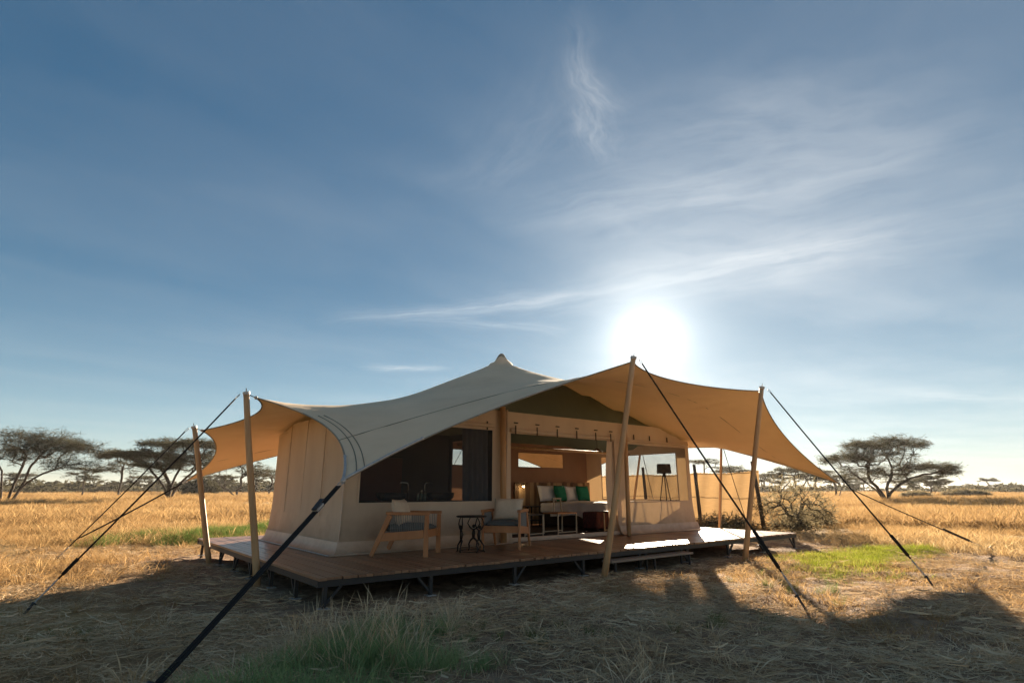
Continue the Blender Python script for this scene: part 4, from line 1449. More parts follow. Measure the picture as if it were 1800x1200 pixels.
def frustums(mb, A, B, ra, rb, n):
    """many tapered prisms at once"""
    A, B = np.asarray(A), np.asarray(B)
    d = B - A
    d /= np.linalg.norm(d, axis=1, keepdims=True) + 1e-9
    ref = np.where(np.abs(d[:, 2:3]) > 0.9, np.array([[1., 0, 0]]), np.array([[0, 0, 1.]]))
    a = np.cross(d, ref)
    a /= np.linalg.norm(a, axis=1, keepdims=True) + 1e-9
    b = np.cross(d, a)
    th = np.arange(n) * 2 * PI / n
    ring = a[:, None] * np.cos(th)[None, :, None] + b[:, None] * np.sin(th)[None, :, None]
    va = A[:, None] + ring * np.asarray(ra)[:, None, None]
    vb = B[:, None] + ring * np.asarray(rb)[:, None, None]
    vs = np.concatenate([va, vb], 1).reshape(-1, 3)
    fs = []
    for k in range(len(A)):
        o = k * 2 * n
        for j in range(n):
            fs.append((o + j, o + (j + 1) % n, o + n + (j + 1) % n, o + n + j))
    mb.add(vs, fs)


def skeleton(rng, trunks, targets, step=0.6, straight=0.55):
    """grow limbs from the trunk lines to every target of the crown"""
    pos = np.zeros((40000, 3))
    plen = np.zeros(40000)
    okf = np.zeros(40000)
    par = []
    q = 0
    for tr in trunks:
        tr = net_line(np.array(tr, float), 3)
        tr[1:-1, :2] += rng.normal(0, 0.05 * step, (len(tr) - 2, 2))
        for k, p in enumerate(tr):
            pos[q] = p
            par.append(q - 1 if k else -1)
            plen[q] = 0.0 if k == 0 else plen[q - 1] + np.linalg.norm(pos[q] - pos[q - 1])
            okf[q] = 0.0 if k >= len(tr) * 0.45 else 1e3
            q += 1
    targets = np.asarray(targets)
    root = np.array(trunks[0][-1], float)
    order = np.argsort(np.linalg.norm(targets - root, axis=1) + rng.uniform(0, 0.8, len(targets)))
    tips = []
    for ti in order:
        t = targets[ti]
        dist = np.linalg.norm(pos[:q] - t, axis=1)
        cost = dist + straight * 0.35 * plen[:q] + okf[:q] + 2.0 * (pos[:q, 2] > t[2] + 0.35)
        i = int(np.argmin(cost))
        n = max(1, int(round(dist[i] / step)))
        p0 = pos[i].copy()
        prev = i
        arch = 0.16 * dist[i] * rng.uniform(0.2, 1.0)
        for k in range(1, n + 1):
            f = k / n
            c = p0 + (t - p0) * f + np.array([0, 0, arch * math.sin(PI * f)])
            if k < n:
                c = c + rng.normal(0, 0.16 * step, 3)
            pos[q] = c
            par.append(prev)
            plen[q] = plen[prev] + np.linalg.norm(c - pos[prev])
            prev = q
            q += 1
        tips.append(prev)
    pos = pos[:q]
    cnt = np.zeros(q)
    cnt[tips] += 1
    for k in range(q - 1, -1, -1):
        if par[k] >= 0:
            cnt[par[k]] += cnt[k]
    return pos, np.array(par), cnt, np.array(tips)


def twigs(rng, mb, centers, n_each, length, width, flat=0.25, spread=0.3):
    """thin blades fanning out from the branch tips"""
    n = len(centers) * n_each
    c = np.repeat(np.asarray(centers), n_each, 0) + rng.normal(0, spread, (n, 3)) * np.array([1, 1, flat])
    d = rng.normal(0, 1, (n, 3)) * np.array([1, 1, flat])
    d /= np.linalg.norm(d, axis=1, keepdims=True)
    l = rng.uniform(0.4, 1.0, (n, 1)) * length
    s = np.cross(d, rng.normal(0, 1, (n, 3)))
    s /= np.linalg.norm(s, axis=1, keepdims=True)
    wv_ = s * width * rng.uniform(0.5, 1.2, (n, 1))
    m_ = c + d * l * 0.5 + np.array([0, 0, 1]) * rng.uniform(0, 0.06, (n, 1)) * length
    e = c + d * l
    vs = np.stack([c - wv_ * .3, c + wv_ * .3, m_ + wv_, e, m_ - wv_], 1).reshape(-1, 3)
    fs = [(5 * k, 5 * k + 1, 5 * k + 2, 5 * k + 3, 5 * k + 4) for k in range(n)]
    mb.add(vs, fs)


def layer(rng, n, c, rx, ry, th, dome=0.1):
    r = np.sqrt(rng.uniform(0, 1, n))
    a = rng.uniform(0, 2 * PI, n)
    x, y = r * np.cos(a), r * np.sin(a)
    z = dome * (1 - r ** 2) * rx + rng.normal(0, th, n)
    return np.stack([c[0] + x * rx, c[1] + y * ry, c[2] + z], 1)


def make_tree(name, label, cat, loc, seed, trunks, targets, r_tip=0.022, power=0.47, step=0.6, twig_n=26, twig_l=0.7, twig_w=0.022, flat=0.22, spread=0.32, sides=6, leafm='leaf', group=None, rz=0.0, scale=1.0):
    rng = np.random.default_rng(seed)
    pos, par, cnt, tips = skeleton(rng, trunks, targets, step)
    t = thing(name, label, cat, loc, rz, group)
    t.scale = (scale,) * 3
    k = np.where(par >= 0)[0]
    rad = r_tip * np.maximum(cnt, 1) ** power
    mb = MB()
    big = k[rad[k] > 0.05]
    sm = k[rad[k] <= 0.05]
    if len(big):
        frustums(mb, pos[par[big]], pos[big], np.minimum(rad[par[big]], rad[big] * 1.35), rad[big], sides + 2)
    if len(sm):
        frustums(mb, pos[par[sm]], pos[sm], np.minimum(rad[par[sm]], rad[sm] * 1.3), rad[sm], 4)
    mb.build('trunk', M['bark'], t, smooth=True)
    mc = MB()
    outer = np.concatenate([pos[tips], (pos[tips] + pos[par[tips]]) / 2])
    twigs(rng, mc, outer, twig_n, twig_l, twig_w, flat, spread)
    mc.build('crown', M[leafm], t)
    return t


def ground_at(px, py):
    """ground point seen at a place of the photograph, used only to lay out the far trees"""
    dx, dy, dz = px - 900.0, 600.0 - py, 985.0
    c, s = math.cos(PITCH), math.sin(PITCH)
    r, f, u = dx, dz * c - dy * s, dy * c + dz * s
    t = -CAM.z / u
    return (CAM.x + t * (r * 0.78367 + f * 0.62117), CAM.y + t * (-r * 0.62117 + f * 0.78367), 0.0)


VR = V(0.78367, -0.62117, 0)      # screen right on the ground
VF = V(0.62117, 0.78367, 0)


def loc2(r, f, z):
    return tuple(VR * r + VF * f + V(0, 0, z))


rt = np.random.default_rng(31)
# --- the big umbrella acacia right of the tent
tg = np.concatenate([
    layer(rt, 230, loc2(1.0, 0, 7.5), 6.0, 5.0, 0.30, 0.12), layer(rt, 120, loc2(-4.4, 0.4, 5.7), 4.2, 3.6, 0.32, 0.12),
    layer(rt, 130, loc2(5.8, -0.3, 4.5), 4.8, 3.4, 0.30, 0.04), layer(rt, 70, loc2(-2.0, 1.0, 3.9), 4.6, 3.0, 0.45, 0.08), layer(rt, 60, loc2(2.4, 1.2, 3.4), 3.2, 2.0, 0.55, 0.06),
    layer(rt, 30, loc2(8.8, -0.3, 3.9), 1.6, 1.5, 0.2, 0.0), layer(rt, 110, loc2(0.3, 0.5, 6.2), 5.4, 4.6, 0.55, 0.10)])
trk = [[(0, 0, -0.2), loc2(-0.5, 0, 1.0), loc2(-1.1, 0, 2.0), loc2(-1.9, 0.1, 2.9), loc2(-1.9, 0.1, 4.2), loc2(-1.6, 0, 5.4)],
       [loc2(0.15, 0, -0.2), loc2(0.25, 0, 1.0), loc2(0.4, 0.1, 2.2), loc2(1.2, 0.2, 3.3), loc2(1.5, 0.1, 4.6)],
       [loc2(0.2, 0.2, -0.2), loc2(0.8, 0.3, 1.2), loc2(2.1, 0.2, 2.2), loc2(3.8, 0, 3.2)],
       [loc2(-0.2, 0.2, -0.2), loc2(-0.9, 0.3, 1.3), loc2(-2.2, 0.2, 2.4), loc2(-4.2, 0, 3.9)]]
make_tree('acacia_tree', 'wide flat topped acacia right of the tent, largest tree on that side', 'tree', ground_at(1560, 882), 3, trk, tg, scale=0.82, r_tip=0.017, power=0.45, step=0.5, twig_n=12, twig_l=0.95, twig_w=0.022, flat=0.35, spread=0.35)
# --- left: many-stemmed acacia at the picture edge
tg = np.concatenate([
    layer(rt, 190, loc2(2.0, 0, 9.0), 6.2, 5.0, 0.5, 0.14), layer(rt, 130, loc2(7.2, 0.2, 8.0), 4.8, 3.8, 0.5, 0.10), layer(rt, 120, loc2(3.6, -0.4, 6.8), 5.2, 3.5, 0.8, 0.05),
    layer(rt, 90, loc2(-3.0, 0, 7.6), 4.4, 3.5, 0.5, 0.08), layer(rt, 60, loc2(8.8, 0, 5.6), 3.6, 2.6, 0.5, 0.0), layer(rt, 90, loc2(4.5, 0.5, 8.0), 5.4, 4.2, 0.6, 0.08)])
trk = [[(0, 0, -0.2), loc2(0.6, 0, 1.6), loc2(0.8, 0.1, 3.2), loc2(1.3, 0.1, 4.8), loc2(1.6, 0, 6.2)],
       [loc2(0.5, 0.1, -0.2), loc2(1.5, 0.1, 1.6), loc2(2.7, 0.1, 3.0), loc2(4.6, 0.1, 4.2), loc2(7.0, 0, 5.0)],
       [loc2(0.7, 0.3, -0.2), loc2(1.3, 0.3, 1.5), loc2(2.0, 0.3, 3.2), loc2(2.4, 0.2, 5.0)],
       [loc2(-0.8, 0.2, -0.2), loc2(-1.2, 0.2, 2.4), loc2(-1.6, 0.1, 4.6), loc2(-2.8, 0, 6.2)]]
make_tree('acacia_tree', 'tall many stemmed acacia with bare spreading limbs at the far left', 'tree', ground_at(8, 884), 4, trk, tg, scale=0.7, r_tip=0.016, power=0.44, step=0.5, twig_n=13, twig_l=0.9, twig_w=0.022, flat=0.45, spread=0.35)
# --- left: dense dark acacia beside the guy ropes
tg = np.concatenate([
    layer(rt, 200, loc2(1.6, 0, 7.9), 6.0, 5.0, 0.28, 0.08), layer(rt, 160, loc2(-4.8, 0, 6.3), 5.2, 3.6, 0.26, 0.08), layer(rt, 110, loc2(3.5, 0.3, 5.6), 4.2, 3.4, 0.5, 0.04),
    layer(rt, 80, loc2(-1.6, 0.3, 5.0), 3.6, 3.0, 0.5, 0.03), layer(rt, 100, loc2(0.5, 0.3, 6.5), 5.6, 4.6, 0.5, 0.06)])
trk = [[(0, 0, -0.2), loc2(0.1, 0, 1.5), loc2(0.0, 0, 2.6), loc2(-0.8, 0, 3.8), loc2(-1.6, 0, 5.0)],
       [loc2(0.25, 0, -0.2), loc2(0.4, 0, 1.6), loc2(0.6, 0, 2.8), loc2(1.1, 0, 4.2), loc2(1.6, 0, 5.4)],
       [loc2(0.1, -0.2, -0.2), loc2(-0.2, -0.2, 1.4), loc2(-1.0, -0.2, 2.6), loc2(-2.6, 0, 4.0)],
       [loc2(0.4, 0.1, -0.2), loc2(1.0, 0.1, 1.7), loc2(2.0, 0.1, 3.0), loc2(3.2, 0, 4.1)]]
make_tree('acacia_tree', 'dark dense flat topped acacia crossed by the left guy ropes', 'tree', ground_at(292, 881), 5, trk, tg, scale=0.82, r_tip=0.018, power=0.46, step=0.5, twig_n=16, twig_l=1.0, twig_w=0.025, flat=0.3, spread=0.4)
# --- slim acacia left of it
tg = np.concatenate([layer(rt, 110, loc2(-1.4, 0, 10.2), 6.0, 5.0, 0.4, 0.08), layer(rt, 70, loc2(1.6, 0, 7.8), 4.6, 4.0, 0.5, 0.03), layer(rt, 40, loc2(-3.4, 0, 6.6), 3.2, 2.6, 0.5, 0.0)])
trk = [[(0, 0, -0.2), loc2(0.1, 0, 2.5), loc2(0.2, 0, 4.6), loc2(0.0, 0, 6.6), loc2(0.3, 0, 8.0)], [loc2(0.2, 0, -0.2), loc2(1.2, 0, 2.6), loc2(2.2, 0, 4.8)]]
make_tree('acacia_tree', 'slim trunked acacia standing left behind the dark dense acacia', 'tree', ground_at(207, 873), 6, trk, tg, scale=0.8, r_tip=0.024, power=0.44, step=0.6, twig_n=12, twig_l=1.1, twig_w=0.032, flat=0.35, spread=0.45)
# --- small single acacia in the field
tg = np.concatenate([layer(rt, 40, (0, 0, 6.4), 3.6, 3.2, 0.5, 0.14), layer(rt, 20, (0.2, 0, 4.6), 2.8, 2.6, 0.4, 0.05)])
trk = [[(0, 0, -0.2), (0.1, 0, 1.8), (-0.1, 0, 3.4), (0.1, 0, 5.0)]]
make_tree('acacia_tree', 'small lone acacia with a straight thin trunk in the left field', 'tree', ground_at(143, 873), 7, trk, tg, scale=0.76, r_tip=0.034, power=0.42, twig_n=30, twig_l=1.0, twig_w=0.036)
# --- twisted acacia seen under the canopy at the left
tg = np.concatenate([layer(rt, 60, loc2(0.5, 0, 6.4), 5.6, 4.0, 0.5, 0.10), layer(rt, 40, loc2(3.6, 0, 5.2), 4.0, 3.2, 0.5, 0.05), layer(rt, 30, loc2(-4.6, 0, 4.4), 3.0, 2.6, 0.5, 0.05)])
trk = [[(0, 0, -0.2), loc2(-0.3, 0, 1.2), loc2(0.4, 0, 2.5), loc2(0.2, 0, 4.0)], [loc2(0.3, 0, -0.2), loc2(1.3, 0, 1.6), loc2(2.4, 0, 3.2)], [loc2(-0.4, 0, -0.2), loc2(-2.2, 0, 1.4), loc2(-4.0, 0, 2.2), loc2(-4.8, 0, 3.2)]]
make_tree('acacia_tree', 'twisted low acacia seen between the two left canopy poles', 'tree', ground_at(418, 873), 8, trk, tg, scale=0.88, r_tip=0.032, power=0.46, twig_n=13, twig_l=1.0, twig_w=0.032, flat=0.35)
make_tree('acacia_tree', 'low acacia seen under the canopy beside the tent left wall', 'tree', ground_at(474, 871), 9, trk, layer(rt, 80, (0, 0, 5.6), 6.0, 5.0, 0.6, 0.12), scale=0.9, r_tip=0.032, power=0.46, twig_n=13, twig_l=1.0, twig_w=0.032, flat=0.35)
# --- acacia behind the reed fence
tg = np.concatenate([layer(rt, 60, loc2(-0.8, 0, 9.3), 5.2, 4.5, 0.3, 0.08), layer(rt, 45, loc2(7.0, 0, 7.6), 4.6, 4.2, 0.3, 0.04)])
trk = [[(0, 0, -0.2), loc2(-0.1, 0, 3.0), loc2(-0.4, 0, 6.0), loc2(-0.4, 0, 7.6)], [loc2(1, 0, -0.2), loc2(3, 0, 3.0), loc2(6, 0, 5.4)]]
make_tree('acacia_tree', 'acacia crown rising behind the reed fence right of the tent', 'tree', ground_at(1244, 869), 10, trk, tg, r_tip=0.034, power=0.46, twig_n=14, twig_l=1.2, twig_w=0.034, flat=0.35, spread=0.45)
# --- smaller trees round the right acacia
tg = np.concatenate([layer(rt, 40, loc2(0.6, 0, 5.0), 5.0, 4.0, 0.35, 0.08), layer(rt, 30, loc2(2.0, 0, 3.6), 4.6, 3.0, 0.4, 0.02)])
trk = [[(0, 0, -0.2), loc2(0, 0, 1.4), loc2(0.4, 0, 3.0)], [loc2(0.6, 0, -0.2), loc2(1.6, 0, 1.5), loc2(2.8, 0, 2.6)]]
make_tree('acacia_tree', 'lower round acacia just right of the large flat topped one', 'tree', ground_at(1638, 871), 12, trk, tg, scale=0.8, r_tip=0.036, power=0.46, twig_n=36, twig_l=1.1, twig_w=0.045)
tg = np.concatenate([layer(rt, 26, (0.2, 0, 3.9), 2.8, 2.2, 0.3, 0.06), layer(rt, 14, (0, 0, 2.8), 2.0, 2, 0.3, 0.0)])
make_tree('acacia_tree', 'thin small tree between the large acacia and the lower round one', 'tree', ground_at(1608, 872), 13, [[(0, 0, -0.2), (0.1, 0, 1.4), (-0.1, 0, 2.6)]], tg, scale=0.8, r_tip=0.032, power=0.42, twig_n=30, twig_l=0.9, twig_w=0.036)
tg = np.concatenate([layer(rt, 34, (0, 0, 7.2), 5.6, 5.0, 0.35, 0.07)])
FAR = make_tree('acacia_tree', 'lone small umbrella acacia on the far right horizon', 'tree', ground_at(1741, 866.5), 14, [[(0, 0, -0.2), (0.1, 0, 2.6), (-0.2, 0, 4.6)], [(0.5, 0, -0.2), (1.4, 0, 2.6), (2.6, 0, 4.8)]], tg, scale=0.74, r_tip=0.06, power=0.46, twig_n=34, twig_l=1.6, twig_w=0.09, flat=0.2)
# trees half hidden behind the bush and the big acacia
tg = np.concatenate([layer(rt, 50, loc2(0, 0, 6.0), 4.4, 4.0, 0.3, 0.08), layer(rt, 30, loc2(3, 0, 4.8), 3.4, 3.0, 0.4, 0.0), layer(rt, 22, loc2(-4.2, 0, 5.0), 2.2, 2.2, 0.3, 0.1)])
trk = [[(0, 0, -0.2), loc2(0.2, 0, 2.0), loc2(0, 0, 4.0)], [loc2(0.6, 0, -0.2), loc2(1.8, 0, 2), loc2(2.8, 0, 3.6)]]
make_tree('acacia_tree', 'leafy acacia rising behind the twiggy bush right of the fence', 'tree', ground_at(1400, 872), 15, trk, tg, scale=0.9, r_tip=0.034, power=0.46, twig_n=20, twig_l=1.0, twig_w=0.040, flat=0.4)
make_tree('acacia_tree', 'dark low acacia between the bush and the large acacia', 'tree', ground_at(1470, 872), 16, trk, layer(rt, 90, (0, 0, 4.4), 6.4, 4.5, 0.7, 0.08), scale=0.84, r_tip=0.034, power=0.46, twig_n=20, twig_l=1.0, twig_w=0.040, flat=0.4)

# distant individuals, copies of one small acacia: no two alike in size or turn
tg = np.concatenate([layer(rt, 26, (0, 0, 5.6), 4.4, 4.0, 0.3, 0.10), layer(rt, 16, (1.0, 0.4, 4.2), 3.4, 3.0, 0.35, 0.03)])
SM = make_tree('distant_acacia', 'small distant acacia in the dark tree line on the horizon', 'tree', ground_at(262, 867.5), 17, [[(0, 0, -0.2), (0.2, 0, 1.8), (-0.2, 0, 3.4)], [(0.5, 0, -0.2), (1.3, 0.3, 1.8), (2.0, 0.4, 3.2)]], tg, r_tip=0.045, power=0.46, twig_n=26, twig_l=1.3, twig_w=0.06, group='distant acacias along the horizon')
rf = random.Random(9)
spots = []
for px, py, s in ((240, 866.5, 1.2), (352, 867, 1.1), (395, 867.5, 1.0), (448, 868, 1.1), (497, 867.5, 1.1),
                  (1290, 868, 1.2), (1345, 867.5, 1.2), (1372, 868.5, 1.0), (1436, 867, 1.3), (1500, 868, 0.8), (1520, 867, 1.0), (1680, 865, 0.7), (1700, 864.6, 0.7), (1765, 865, 0.8), (1786, 865, 0.75), (1720, 865, 0.6),
                  (1585, 866, 0.9), (1655, 866, 0.8), (25, 867, 1.1), (520, 867, 1.1), (1310, 866.5, 1.3)):
    c = copy_tree(SM)
    gx_, gy_, _ = ground_at(px, py)
    c.location = (gx_, gy_, 0)
    c.rotation_euler = (0, 0, rf.uniform(0, 6.28))
    s *= rf.uniform(0.85, 1.15)
    c.scale = (s * rf.uniform(0.9, 1.25), s * rf.uniform(0.9, 1.25), s)
# far-off wood that reads as one mass
mb = MB()
rw = np.random.default_rng(77)
cs = []
for k in range(900):
    a = rw.uniform(-0.86, 0.86)
    d = rw.uniform(230, 520)
    dirx = VF * math.cos(a) + VR * math.sin(a)
    dens = 0.85 if a < -0.28 else 0.3
    if rw.uniform() > dens:
        continue
    h = rw.uniform(2.2, 5.6) * (0.9 if a < -0.28 else 0.6)
    c = V(CAM.x, CAM.y, 0) + dirx * d
    for q in range(7):
        cs.append(c + V(rw.normal(0, 3.4), rw.normal(0, 3.4), max(0.2, h * rw.uniform(0.25, 1.0))))
twigs(rw, mb, np.array(cs), 12, 3.0, 0.45, 0.35, 1.0)
o = mb.build('distant_wood', M['leaf'])
tag(o, 'dark band of far off acacia wood along the horizon', 'woodland', kind='stuff')

# --- the twiggy bush right of the fence and its neighbours


def bush(label, loc, seed, R, H, n, leafm, twig_n=18, twig_l=0.28, twig_w=0.016, r_tip=0.007):
    rng = np.random.default_rng(seed)
    a = rng.uniform(0, 2 * PI, n)
    r = np.sqrt(rng.uniform(0, 1, n)) * R
    z = H * (0.25 + 0.75 * rng.uniform(0, 1, n) ** 0.8) * np.sqrt(np.clip(1 - (r / (R * 1.08)) ** 2, 0.05, 1))
    tg = np.stack([r * np.cos(a), r * np.sin(a), z], 1)
    tr = []
    for k in range(7):
        t = 2 * PI * k / 7 + rng.uniform(-.3, .3)
        e = rng.uniform(0.25, 0.5) * R
        tr.append([(0.1 * math.cos(t), 0.1 * math.sin(t), -0.1), (0.4 * e * math.cos(t), 0.4 * e * math.sin(t), H * .22), (e * math.cos(t), e * math.sin(t), H * .5)])
    return make_tree('bush', label, 'bush', loc, seed, tr, tg, r_tip=r_tip, power=0.42, step=0.22, twig_n=twig_n, twig_l=twig_l, twig_w=twig_w, flat=0.8, spread=0.14, sides=4, leafm=leafm)


bush('large grey twiggy bush with bare curling branches right of the reed fence', (17.0, 2.75, 0), 41, 1.25, 1.72, 190, 'bushleaf', 7, 0.26, 0.011)
bush('low dark bush at the foot of the reed fence behind the deck end', (15.7, 4.5, 0), 42, 0.9, 0.45, 90, 'bushleaf', 9, 0.2)
bush('low brown bush between the reed fence and the twiggy bush', (16.6, 2.6, 0), 43, 0.75, 0.42, 80, 'bushleaf', 9, 0.2)
bush('dry bush at the edge of the golden field behind the twiggy bush', (20.4, 3.9, 0), 44, 0.75, 0.5, 90, 'bushleaf', 16, 0.3)
bush('round dark bush in the left field beside the far canopy pole', ground_at(352, 871), 45, 4.0, 4.2, 200, 'leaf', 24, 0.9, 0.05, 0.03)
bush('low dead mound of brush in the left field', ground_at(172, 866), 46, 6.0, 2.6, 120, 'bushleaf', 24, 1.0, 0.05, 0.03)
bush('dark low scrub mound in the golden field at the far right', ground_at(1698, 874), 47, 3.6, 1.4, 120, 'bushleaf', 24, 0.8, 0.05, 0.03)
bush('small brown scrub under the large right acacia', ground_at(1610, 876), 48, 2.2, 1.2, 90, 'bushleaf', 20, 0.6, 0.04, 0.03)

# ------------------------------------------------------------------ grass


def tuft_mesh(name, seed, n, h, spread, bend, width, m, lie=0.0, seeds=0.0, segs=3):
    rng = np.random.default_rng(seed)
    vs, fs = [], []
    o = 0
    for k in range(n):
        a = rng.uniform(0, 2 * PI)
        r = spread * math.sqrt(rng.uniform())
        b = np.array([r * math.cos(a), r * math.sin(a), -0.02])
        az = a + rng.normal(0, 1.0)
        out = np.array([math.cos(az), math.sin(az), 0])
        hh = h * rng.uniform(0.45, 1.0)
        bd = bend * rng.uniform(0.2, 1.3)
        if lie and rng.uniform() < lie:
            bd, hh = bd * 3.0, hh * 0.22
        side = np.array([-out[1], out[0], 0]) * width * rng.uniform(0.6, 1.2)
        side = side * math.cos(1.0) + out * width * math.sin(rng.uniform(-1, 1))
        tw = rng.normal(0, 0.12) * h
        pts = []
        for s in range(segs + 1):
            t = s / segs
            c = b + out * (0.12 * t + bd * t * t) * h + np.array([-out[1], out[0], 0]) * tw * t * t
            c[2] += hh * (t - 0.28 * bd * t * t * t)
            pts.append(c)
        seed_head = rng.uniform() < seeds
        for s in range(segs):
            w_ = 1 - 0.75 * s / segs
            if seed_head and s == segs - 1:
                w_ = 2.0
            vs += [pts[s] - side * w_, pts[s] + side * w_]
        vs.append(pts[segs])
        for s in range(segs - 1):
            i = o + 2 * s
            fs.append((i, i + 1, i + 3, i + 2))
        i = o + 2 * (segs - 1)
        fs.append((i, i + 1, i + 2))
        o += 2 * segs + 1
    me = bpy.data.meshes.new(name)
    me.from_pydata(np.array(vs).tolist(), [], fs)
    me.materials.append(m)
    return me


def scatter(name, label, cat, P, scl, variants, seed, tilt=0.12):
    """instances of the tufts on points, as one object of stuff"""
    rng = np.random.default_rng(seed)
    coll = bpy.data.collections.new(name + '_tufts')
    for k, me in enumerate(variants):
        coll.objects.link(bpy.data.objects.new('%s_tuft_%02d' % (name, k), me))
    n = len(P)
    me = bpy.data.meshes.new(name)
    me.from_pydata(P.tolist(), [], [])
    rot = np.stack([rng.normal(0, tilt, n), rng.normal(0, tilt, n), rng.uniform(0, 2 * PI, n)], 1)
    at = me.attributes.new('rot', 'FLOAT_VECTOR', 'POINT')
    at.data.foreach_set('vector', rot.astype(np.float32).ravel())
    at = me.attributes.new('scl', 'FLOAT_VECTOR', 'POINT')
    at.data.foreach_set('vector', np.asarray(scl, np.float32).ravel())
    at = me.attributes.new('idx', 'INT', 'POINT')
    at.data.foreach_set('value', rng.integers(0, len(variants), n).astype(np.int32))
    ob = bpy.data.objects.new(name, me)
    COL.objects.link(ob)
    ng = bpy.data.node_groups.new(name + '_scatter', 'GeometryNodeTree')
    ng.interface.new_socket('Geometry', in_out='INPUT', socket_type='NodeSocketGeometry')
    ng.interface.new_socket('Geometry', in_out='OUTPUT', socket_type='NodeSocketGeometry')
    gi, go = ng.nodes.new('NodeGroupInput'), ng.nodes.new('NodeGroupOutput')
    ci = ng.nodes.new('GeometryNodeCollectionInfo')
    ci.inputs['Collection'].default_value = coll
    ci.inputs['Separate Children'].default_value = True
    ci.inputs['Reset Children'].default_value = True
    m2p = ng.nodes.new('GeometryNodeMeshToPoints')
    m2p.inputs['Radius'].default_value = 0.001
    ip = ng.nodes.new('GeometryNodeInstanceOnPoints')
    ip.inputs['Pick Instance'].default_value = True

    def attr(nm, ty):
        q = ng.nodes.new('GeometryNodeInputNamedAttribute')
        q.data_type = ty
        q.inputs['Name'].default_value = nm
        return q.outputs['Attribute']
    ng.links.new(gi.outputs[0], m2p.inputs['Mesh'])
    ng.links.new(m2p.outputs[0], ip.inputs['Points'])
    ng.links.new(ci.outputs[0], ip.inputs['Instance'])
    ng.links.new(attr('idx', 'INT'), ip.inputs['Instance Index'])
    e2r = ng.nodes.new('FunctionNodeEulerToRotation')
    ng.links.new(attr('rot', 'FLOAT_VECTOR'), e2r.inputs[0])
    ng.links.new(e2r.outputs[0], ip.inputs['Rotation'])
    ng.links.new(attr('scl', 'FLOAT_VECTOR'), ip.inputs['Scale'])
    ng.links.new(ip.outputs[0], go.inputs[0])
    md = ob.modifiers.new('scatter', 'NODES')
    md.node_group = ng
    return tag(ob, label, cat, kind='stuff')


def wedge(rng, r0, r1, density, half=0.93):
    n = int(half * (r1 * r1 - r0 * r0) * density)
    r = np.sqrt(rng.uniform(r0 * r0, r1 * r1, n))
    a = rng.uniform(-half, half, n)
    d = VF[None, :2] * np.cos(a)[:, None] + VR[None, :2] * np.sin(a)[:, None]
    return CAM.x + d[:, 0] * r, CAM.y + d[:, 1] * r, r


def blobs(rng, x, y, scale, n=40, seed=0):
    """smooth random field in 0..1"""
    g = np.random.default_rng(seed)
    z = np.zeros_like(x)
    for k in range(10):
        f = scale * g.uniform(0.5, 2.2)
        a = g.uniform(0, 2 * PI)
        z += np.sin(f * (x * math.cos(a) + y * math.sin(a)) + g.uniform(0, 6.28))
    return 1 / (1 + np.exp(-z / 1.6))


def in_deck(x, y, m=0.05):
    return (x > -m) & (x < LU + m) & (y > -m) & (y < LV + m)


def field_mask(x, y):
    """signed distance-like value: above zero in the untrodden field"""
    return np.maximum(np.abs(x - 6.0) - 7.2, np.abs(y + 5.0) - 13.0)


def camp_trunk(P):
    return P


rg = np.random.default_rng(100)
gold_v = [tuft_mesh('gold_tuft', 200 + k, 50, 0.33, 0.17, 0.75, 0.0048, M['gold'], lie=0.3, seeds=0.2) for k in range(7)]
gold_far = [tuft_mesh('gold_far_tuft', 220 + k, 48, 0.40, 0.22, 0.5, 0.0065, M['gold'], lie=0.1, seeds=0.3, segs=2) for k in range(6)]
# near golden grass
X, Y, S = [], [], []
for r0, r1, dn, sc_ in ((2.6, 10, 30, 0.85), (10, 26, 22, 1.0)):
    x, y, r = wedge(rg, r0, r1, dn)
    f = field_mask(x, y) + 1.6 * (blobs(rg, x, y, 1.1, seed=5) - 0.5)
    keep = (f > rg.uniform(-0.5, 0.8, len(x))) & ~in_deck(x, y, 0.3)
    dens = blobs(rg, x, y, 0.75, seed=8)
    keep &= rg.uniform(0, 1, len(x)) < 0.12 + 1.0 * dens
    # thinner towards the camera
    shade = np.hypot(x - CAM.x, y - CAM.y) < 8
    keep &= ~(shade & (rg.uniform(0, 1, len(x)) < 0.8))
    X.append(x[keep]); Y.append(y[keep])
    S.append(sc_ * rg.uniform(0.55, 1.25, keep.sum()) * (0.65 + 0.6 * dens[keep]) * np.clip(0.38 + 0.055 * (r[keep] - 3), 0.38, 0.95))
X, Y, S = map(np.concatenate, (X, Y, S))
P = np.stack([X, Y, gh(X, Y)], 1)
SS = np.stack([S, S, S * rg.uniform(0.8, 1.2, len(S))], 1)
scatter('golden_grass', 'dry golden grass covering the field round the camp', 'grass', P, SS, gold_v, 1)
X, Y, S = [], [], []
for r0, r1, dn, sc_ in ((26, 60, 7.0, 1.35), (60, 140, 1.9, 1.9), (140, 320, 0.45, 2.8)):
    x, y, r = wedge(rg, r0, r1, dn)
    dens = blobs(rg, x, y, 0.22 if r1 < 100 else 0.08, seed=9)
    keep = rg.uniform(0, 1, len(x)) < 0.12 + 1.0 * dens
    X.append(x[keep]); Y.append(y[keep]); S.append(sc_ * rg.uniform(0.6, 1.2, keep.sum()) * (0.7 + 0.5 * dens[keep]))
X, Y, S = map(np.concatenate, (X, Y, S))
P = np.stack([X, Y, gh(X, Y)], 1)
SS = np.stack([S * 1.2, S * 1.2, S * rg.uniform(0.7, 1.0, len(S))], 1)
scatter('far_golden_grass', 'dry golden grass of the far field up to the tree line', 'grass', P, SS, gold_far, 2)

# trampled straw lying flat on the trodden ground


